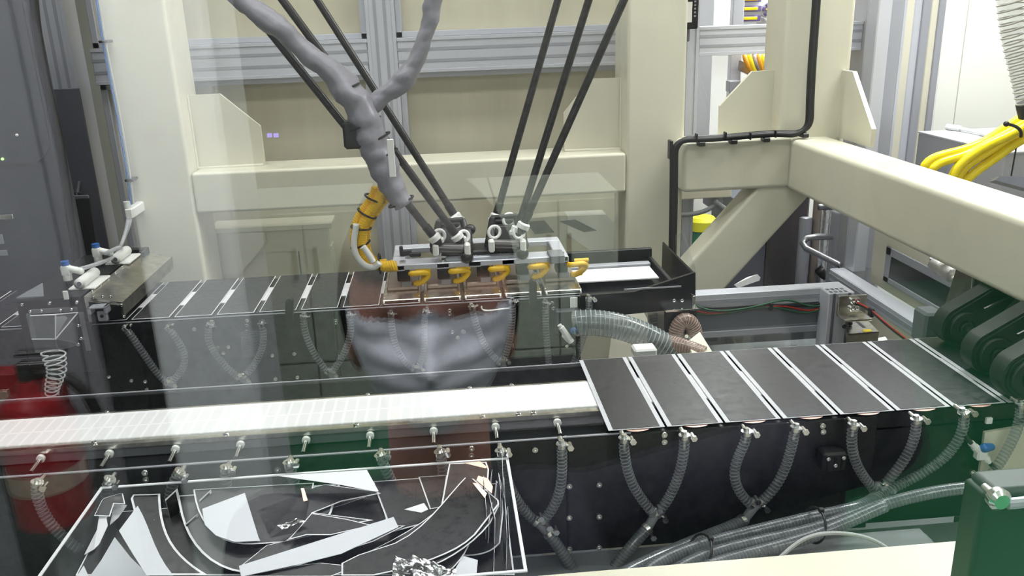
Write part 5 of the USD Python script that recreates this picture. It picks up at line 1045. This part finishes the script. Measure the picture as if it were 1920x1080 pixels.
c = at(1760, 500, 2.0); part(vb, 'body', [cyl(at(1748, 492, 2.0), at(1768, 506, 1.97), .016, 12), cyl(at(1768, 502, 1.97), at(1786, 516, 1.93), .020, 12), cyl(at(1778, 515, 1.95), at(1790, 525, 1.92), .010, 10)], 'white_plastic', True); part(vb, 'back_plate', plate([at(1742, 484, 2.03), at(1798, 508, 1.95), at(1798, 530, 1.95), at(1755, 510, 2.03)], .01), 'aluminium_grey'); part(vb, 'tag', bx(*(lambda c: (c[0] - .014, c[0] + .014, c[1] - .01, c[1], c[2] - .005, c[2] + .004, .001))(at(1773, 487, 1.96))), 'yellow_cable'); part(vb, 'stem', cyl(at(1782, 508, 1.95), at(1782, 470, 1.95), .006), 'steel')
sg = thing('side_guard', 'tinted guard plate standing left of the black pulleys', 'guard')
part(sg, 'plate', plate([at(1796, 495, 1.85), at(1838, 520, 1.75), at(1828, 545, 1.75), at(1762, 605, 1.85), at(1772, 560, 1.85)], .004), 'smoky_plate'); part(sg, 'edge', tube(np.array([at(1797, 495, 1.85), at(1790, 530, 1.85), at(1781, 575, 1.85), at(1790, 590, 1.85)]), .0035, 8), 'brass'); part(sg, 'white_corner', plate([at(1824, 514, 1.76), at(1846, 525, 1.76), at(1822, 543, 1.76)], .003), 'label_white'); part(sg, 'grey_block', bx(*(lambda a, b: (a[0], b[0], 1.84, 1.9, b[2] - .05, a[2], .006))(at(1729, 584, 1.86), at(1762, 606, 1.86))), 'plinth_grey')

# inclined black belt conveyors with pulleys above the right end
def incline(cx, cy, Y, Rp, label, dep=.036, ang=40, L=.115):
    t = thing('belt_unit', label, 'belt conveyor', 'inclined belt units at the right end')
    c = at(cx, cy, Y); u = V(math.cos(math.radians(ang)), 0, math.sin(math.radians(ang))); n = V(-u[2], 0, u[0])
    pts = [c + Rp * (math.cos(g) * n + math.sin(g) * -u) for g in np.linspace(0, math.pi, 20)] + [c + u * L + .55 * Rp * (math.cos(g) * -n + math.sin(g) * u) for g in np.linspace(0, math.pi, 20)]
    part(t, 'belt', hull([p + V(0, k, 0) for p in pts for k in (0, dep)]), 'belt_dark')
    inner = [c + (p - c if i < 20 else p - c - u * L) * .86 + (0 if i < 20 else u * L) for i, p in enumerate(pts)]
    part(t, 'side_plate', hull([p + V(0, k, 0) for p in inner for k in (-.004, .004)]), 'pulley_dark')
    pu = part(t, 'pulley', lathe(c + V(0, -.004, 0), (0, -1, 0), [(0, Rp * .74), (.006, Rp * .74), (.008, Rp * .70), (.008, Rp * .4), (.004, Rp * .38)], 28), 'pulley_dark')
    part(pu, 'hub', lathe(c + V(0, -.006, 0), (0, -1, 0), [(0, Rp * .3), (.008, Rp * .3), (.010, Rp * .24), (.010, .006)], 20), 'belt_dark'); part(pu, 'bolt', [cyl(c + V(0, -.016, 0), c + V(0, -.022, 0), Rp * .14, 6)], 'dark_metal')
    part(t, 'tension_link', [tube(np.array([c + u * .05 + n * .01 + V(0, -.012, 0), c + u * .13 - n * .012 + V(0, -.012, 0)]), .0035, 8), bx(*(lambda q: (q[0] - .008, q[0] + .022, q[1] - .018, q[1] - .008, q[2] - .006, q[2] + .010, .002))(c + u * .15 + n * .02))], 'dark_metal')
    part(t, 'brass_clip', [bx(*(lambda q: (q[0] - .010, q[0] + .010, q[1] + .06, q[1] + .075, q[2] - .008, q[2] + .012, .003))(c + u * .16 - n * .05))], 'brass')
    return t
incline(1806, 612, 1.56, .046, 'black belt unit at the right, farthest of the three with a round pulley')
incline(1864, 662, 1.42, .046, 'black belt unit at the right, middle one of the three')
incline(1925, 706, 1.30, .046, 'black belt unit at the right edge, nearest of the three with a greenish pulley')
bb = thing('belt_bridge', 'dark cross bar carrying the inclined belt units', 'bar'); c = at(1900, 560, 1.45)
part(bb, 'bar', bx(c[0] + .12, c[0] + .22, 1.2, 1.75, c[2] - .10, c[2] - .02), 'pulley_dark'); part(bb, 'stand', bx(c[0] + .15, c[0] + .2, 1.68, 1.74, 0, c[2] - .02), 'pulley_dark')

# valve and bracket below the right end of the front conveyor
t = thing('finger_valve', 'white finger valve with a blue knob by the right conveyor end', 'valve')
c = at(1837, 848, FY0 - .03); d = at(1850, 862, FY0 - .03) - c; d /= np.linalg.norm(d)
part(t, 'body', [cyl(c - d * .016, c + d * .022, .0075, 10), bx(c[0] - .008, c[0] + .012, c[1] - .008, c[1] + .008, c[2] - .014, c[2] + .006, .003), cyl(c - d * .028, c - d * .016, .006, 10), cyl(c + d * .022, c + d * .03, .005)], 'white_plastic'); part(t, 'knob', hull(np.vstack([sph(at(1846, 840, FY0 - .035), .0085, 1).vertices, sph(at(1858, 838, FY0 - .03), .007, 1).vertices])), 'blue_plastic', True); part(t, 'cable', [tube(np.array([c - d * .028, c - d * .05]), .004), tube(np.array([c + d * .03, c + d * .06]), .004)], 'black_wire')
t = thing('end_bracket', 'cream angled end bracket at the right end of the front conveyor', 'bracket')
part(t, 'plate', plate([at(1843, 808, FY0 - .004), at(1940, 792, FY0 - .004), at(1940, 905, FY0 - .004), at(1832, 895, FY0 - .004)], .006, (0, -1, 0)), 'cream_box')
part(t, 'tab', bx(*(lambda c: (c[0] - .006, c[0] + .006, FY0 - .006, FY0, c[2] - .006, c[2] + .006, .001))(at(1852, 787, FY0))), 'label_white')
# green post with grey cap close to the window
gp_ = thing('green_post', 'dark green post with a grey cap and steel knob close to the window', 'post')
YG = .72
a, b = at(1838, 960, YG), at(2060, 960, YG); zt = at(1850, 926, YG)[2]
part(gp_, 'post', rb(a[0], b[0], YG, YG + .035, 0, zt, .006), 'post_green')
part(gp_, 'cap', rb(a[0] + .006, b[0], YG - .008, YG + .036, zt - .016, zt + .008, .008), 'cap_grey')
c = at(1868, 932, YG - .02); part(gp_, 'knob', [lathe(c + V(0, .02, 0), (0, -1, 0), [(0, .004), (.012, .005), (.018, .011), (.026, .012), (.030, .008)], 20)], 'steel'); part(gp_, 'handle', tube(spline([c + V(.01, -.004, -.006), c + V(.03, -.006, -.004), c + V(.07, -.006, .004)], 12), .006, 10), 'aluminium_grey')
# ================================================================== beyond the right-hand frame
solo('white_partition', bx(.85, 3.4, 4.20, 4.24, 0, 2.9), 'bright_white', 'bright white partition seen through the openings at the upper right', 'partition')
def vpost(x0, x1, Y, m_, label, nm='post_cover', z0=.9, dep=.03):
    a, b = at(x0, 100, Y), at(x1, 100, Y); return solo(nm, bx(a[0], b[0], Y, Y + dep, z0, 2.6, .003), m_, label, 'post')
vpost(1690, 1706, 3.30, 'cream_box', 'narrow cream strip right of the grey corner post', 'cream_strip')
vpost(1706, 1722, 3.30, 'aluminium', 'pale grey strip between the narrow cream strip and the dark post', 'grey_strip')
vpost(1722, 1737, 3.29, 'aluminium_grey', 'dark grey upright left of the wider cream strip at the right', 'grey_upright')
vpost(1737, 1752, 3.30, 'cream_box', 'cream strip directly left of the white side panels', 'cream_strip')
vpost(1752, 1764, 3.29, 'aluminium_grey', 'grey edge profile along the white side panels', 'grey_upright')
for x0, x1, lab in [(1765, 1804.5, 'left white side panel behind the yellow cables'), (1806, 1990, 'right white side panel behind the spiral duct')]:
    a, b = at(x0, 100, 3.32), at(x1, 100, 3.32); solo('white_sheeting', bx(a[0], b[0], 3.32, 3.34, .8, 2.6, .002), 'white_panel', lab, 'panel', 'white side panels')
x0 = at(1722, 247, 2.95)[0]; zs = at(1722, 247, 2.95)[2]; yc = atx(1884, 290, x0)[1]
t = thing('steel_box', 'grey steel box with a white hinge on top, behind the cream side beam', 'box')
part(t, 'body', bx(x0, x0 + .75, yc, 2.95, zs - .5, zs, .004), 'aluminium_grey'); part(t, 'lid', bx(x0 - .002, x0 + .75, yc - .002, 2.95, zs - .004, zs + .002, .001), 'aluminium')
part(t, 'stand', bx(x0 + .3, x0 + .6, yc + .1, 2.9, 0, zs - .5), 'plinth_grey')
h = [atz(1776, 238, zs + .012), atz(1800, 241, zs + .012), atz(1840, 249, zs + .012), atz(1866, 254, zs + .012)]
part(t, 'hinge', [tube(np.array(h), .006, 8), tube(np.array([h[0], h[1]]), .011, 8), tube(np.array([h[2], h[3]]), .011, 8)], 'white_plastic')
t = thing('yellow_cables', 'bundle of thick yellow cables fanning out above the cream side beam', 'cable')
Yy = 2.30
for k, pp in enumerate([[(1732, 318), (1745, 300), (1790, 285), (1840, 268), (1885, 240), (1935, 205), (2010, 110), (2040, -55)], [(1745, 322), (1762, 306), (1805, 292), (1850, 270), (1890, 248), (1935, 218), (2010, 123), (2040, -42)], [(1786, 336), (1797, 312), (1825, 288), (1860, 268), (1895, 252), (1935, 228), (2010, 133), (2040, -32)], [(1797, 338), (1815, 310), (1850, 287), (1885, 265), (1935, 238), (2010, 143), (2040, -22)], [(1808, 342), (1835, 318), (1868, 295), (1900, 272), (1940, 246), (2010, 151), (2040, -14)]]):
    part(t, 'cable', tube(spline([at(x, y, Yy - .012 * (k % 3)) for x, y in pp], 40), .0130, 12), 'yellow_cable', True)
c0_, c1_ = at(1886, 232, 2.25), at(1914, 256, 2.25)
part(t, 'zip_tie', [tube(spline([c0_, (c0_ + c1_) / 2 + V(.006, -.012, .006), c1_], 12), .0045, 8), sph(c0_ + V(0, -.002, 0), .008, 2), tube(np.array([at(1907, 268, 2.28), at(1896, 330, 2.28)]), .0022, 6)], 'black_plastic')
dp = spline([at(x, y, 2.15) for x, y in [(1890, -420), (1891, -200), (1893, -60), (1896, 0), (1902, 60), (1914, 120), (1926, 180), (1934, 215)]], 50)
t = thing('spiral_duct', 'translucent spiral duct hanging at the upper right edge', 'duct'); R_d = np.linspace(.040, .027, 50)
part(t, 'wall', tube(dp, R_d, 20, False), 'duct_wall', True); part(t, 'spiral', coil(dp, R_d * 1.02, .0165, .0024, 6, 20), 'silver_duct', True)
part(t, 'collar', [tube(dp[-4:], .031, 18)], 'black_plastic')
a = at(1868, 332, 2.1); solo('grey_tray', plate([at(1866, 338, 2.1), at(1875, 330, 2.1), at(1960, 334, 2.0), at(1960, 372, 2.0)], .05, (.3, 1, -.3)), 'slate_blue', 'dark grey tray corner at the right edge above the cream beam', 'tray')
# objects in the bright openings
t = thing('controller_box', 'black controller with a white label beside the right cream column', 'controller'); YK = 3.0
a, b = at(1284, -40, YK), at(1309, 54, YK); part(t, 'case', bx(a[0], b[0], YK, YK + .1, b[2], a[2], .004), 'black_plastic'); a, b = at(1282, 4, YK), at(1297, 42, YK); part(t, 'label_plate', bx(a[0], b[0], YK - .002, YK + .001, b[2], a[2], .0005), 'label_white')
x_, z_ = at(1303, 20, YK)[0], at(1303, 30, YK)[2]
part(t, 'vent', [bx(x_ - .003, x_ + .003, YK - .002, YK, z_ + k * .012 - .003, z_ + k * .012 + .003, 0) for k in range(6)], 'aluminium_grey'); part(t, 'arm', bx(at(1284, 60, YK)[0], at(1295, 60, YK)[0], YK + .01, YK + .05, at(1288, 78, YK)[2], at(1288, 52, YK)[2]), 'dark_groove')
YT = 3.9
a, b = at(1394, -30, YT), at(1426, 42, YT); t = thing('terminal_block', 'stack of purple terminals with yellow plugs in the bright opening', 'terminal block')
part(t, 'backing', bx(a[0] - .01, b[0] + .01, YT + .02, YT + .05, b[2], a[2]), 'label_white')
for k in range(5):
    y = 38 - k * 18; c = at(1410, y, YT); s_ = part(t, 'terminal', bx(a[0], b[0], YT, YT + .03, c[2] - .004, c[2] + .022, .003), 'bg_purple'); part(s_, 'plug', bx(a[0] + .004, b[0] - .02, YT - .015, YT, c[2] + .002, c[2] + .016, .003), 'yellow_cable')
t = thing('round_motor', 'shiny round motor partly hidden by the side frame column', 'motor'); c = at(1452, 18, YT); part(t, 'body', lathe(c, (0, -1, 0), [(-.1, .055), (.02, .055), (.04, .045), (.05, .02)], 24), 'chrome'); part(t, 'mount', bx(c[0] - .05, c[0] + .05, YT + .08, YT + .3, c[2] - .07, c[2] + .05), 'aluminium')
for x0_, x1_, lab, m_ in [(1309, 1338, 'grey-white upright left in the bright opening', 'aluminium'), (1373, 1394, 'pale upright beside the purple terminals', 'aluminium')]:
    a, b = at(x0_, 50, 3.8), at(x1_, 50, 3.8); solo('inner_upright', bx(a[0], b[0], 3.8, 3.84, .9, 2.6, .003), m_, lab, 'post')
t = thing('yellow_harness', 'yellow and brown cables behind the upper left corner of the cream gusset', 'cable')
for k in range(7):
    part(t, 'cable', tube(spline([at(1396 + k * 9, 104, 3.7), at(1402 + k * 8, 122, 3.68), at(1416 + k * 7, 142 + 3 * (k % 2), 3.7), at(1440 + k * 4, 158, 3.72)], 14), .011, 8), ('orange_conduit', 'yellow_cable', 'brown_metal')[k % 3], True)
part(t, 'tray', plate([at(1390, 114, 3.75), at(1440, 140, 3.75), at(1440, 160, 3.75), at(1388, 132, 3.75)], .03), 'brown_metal')
for x0_, x1_, y0_, y1_, lab in [(1368, 1378, 152, 172, 'small grey bracket below the pale upright'),]:
    a, b = at(x0_, y0_, 3.75), at(x1_ + 10, y1_, 3.75); solo('small_bracket', bx(a[0], b[0], 3.75, 3.8, b[2], a[2]), 'aluminium_grey', lab, 'bracket')
# things under the tie beam: cream box with cable, green drum with yellow lid
t = thing('junction_box', 'cream junction box with grey cables under the tie beam', 'junction box'); YJ = 3.0
a, b = at(1262, 350, YJ), at(1372, 370, YJ); part(t, 'box', bx(a[0], b[0], YJ, YJ + .12, b[2], a[2] + .05, .004), 'cream_box')
part(t, 'gland', [bx(*(lambda c: (c[0] - .03, c[0] + .03, YJ + .02, YJ + .08, c[2] - .03, c[2] + .01))(at(1345, 374, YJ)))], 'aluminium_grey')
part(t, 'cable', tube(spline([at(1274, 403, YJ), at(1300, 401, YJ), at(1325, 394, YJ), at(1343, 382, YJ)], 20), .009, 8), 'grey_plastic', True); part(t, 'cable', tube(spline([at(1340, 378, YJ), at(1352, 388, YJ), at(1372, 400, YJ)], 14), .012, 8), 'grey_plastic', True)
t = thing('green_drum', 'green drum with a yellow lid behind the diagonal brace', 'drum'); c = at(1316, 430, 3.5)
zt = at(1316, 406, 3.5)[2]; part(t, 'body', lathe((c[0], 3.5, zt - .5), (0, 0, 1), [(0, .05), (.0, .058), (.44, .058), (.445, .05)], 24), 'drum_green'); part(t, 'lid', lathe((c[0], 3.5, zt - .055), (0, 0, 1), [(0, .064), (.04, .064), (.055, .05)], 24), 'yellow_lid'); part(t, 'stand', bx(c[0] - .08, c[0] + .08, 3.42, 3.58, 0, zt - .5), 'plinth_grey')
# cream machine body behind the lower opening of the welded frame
YM = 2.96
mz = lambda x, y: at(x, y, YM)
t = thing('cream_machine', 'cream machine body with slanted covers behind the frame opening', 'machine')
a, b = mz(330, 428), mz(626, 520)
part(t, 'left_body', bx(a[0], b[0], YM + .02, YM + .10, .2, mz(500, 470)[2], .004), 'cream_box')
part(t, 'left_cover', plate([mz(x, y) for x, y in ((404, 438), (612, 425), (618, 468), (480, 474), (430, 478), (404, 482))], .06, (0, 1, 0)), 'cream_box')
part(t, 'ledge', bx(mz(390, 410)[0], mz(622, 410)[0], YM - .02, YM + .10, mz(500, 432)[2], mz(500, 421)[2], .003), 'cream_paint')
part(t, 'slanted_cover', plate([mz(x, y) + V(0, -.02, 0) for x, y in ((415, 436), (498, 433), (501, 450), (482, 476), (450, 512), (420, 514))], .02, (0, 1, 0)), 'cream_box')
part(t, 'seam', bx(mz(560, 500)[0], mz(560, 500)[0] + .004, YM + .016, YM + .021, .3, mz(560, 468)[2], 0), 'dark_groove')
a, b = mz(1005, 470), mz(1172, 470)
part(t, 'right_body', bx(mz(985, 470)[0], b[0], YM + .02, YM + .10, .2, mz(1080, 482)[2], .004), 'cream_panel')
part(t, 'right_cover', hull([p + V(0, k, 0) for p in (mz(1062, 402), mz(1134, 399), mz(1166, 436), mz(1166, 474), mz(1116, 474), mz(1062, 436)) for k in (-.03, .05)]), 'white_panel')
part(t, 'right_shelf', hull([p + V(0, k, 0) for p in (mz(978, 408), mz(1062, 402), mz(1090, 450), mz(1000, 446)) for k in (-.02, .05)]), 'cream_box')
part(t, 'window', plate([mz(x, y) + V(0, -.024, 0) for x, y in ((984, 413), (1020, 411), (1038, 433), (1002, 436))], .004, (0, 1, 0)), 'smoky_plate'); part(t, 'window', plate([mz(x, y) + V(0, -.034, 0) for x, y in ((1046, 411), (1076, 408), (1116, 428), (1092, 431))], .004, (0, 1, 0)), 'smoky_plate')
part(t, 'base', bx(mz(345, 500)[0], mz(1160, 500)[0], YM + .03, YM + .09, 0, .2), 'plinth_grey')
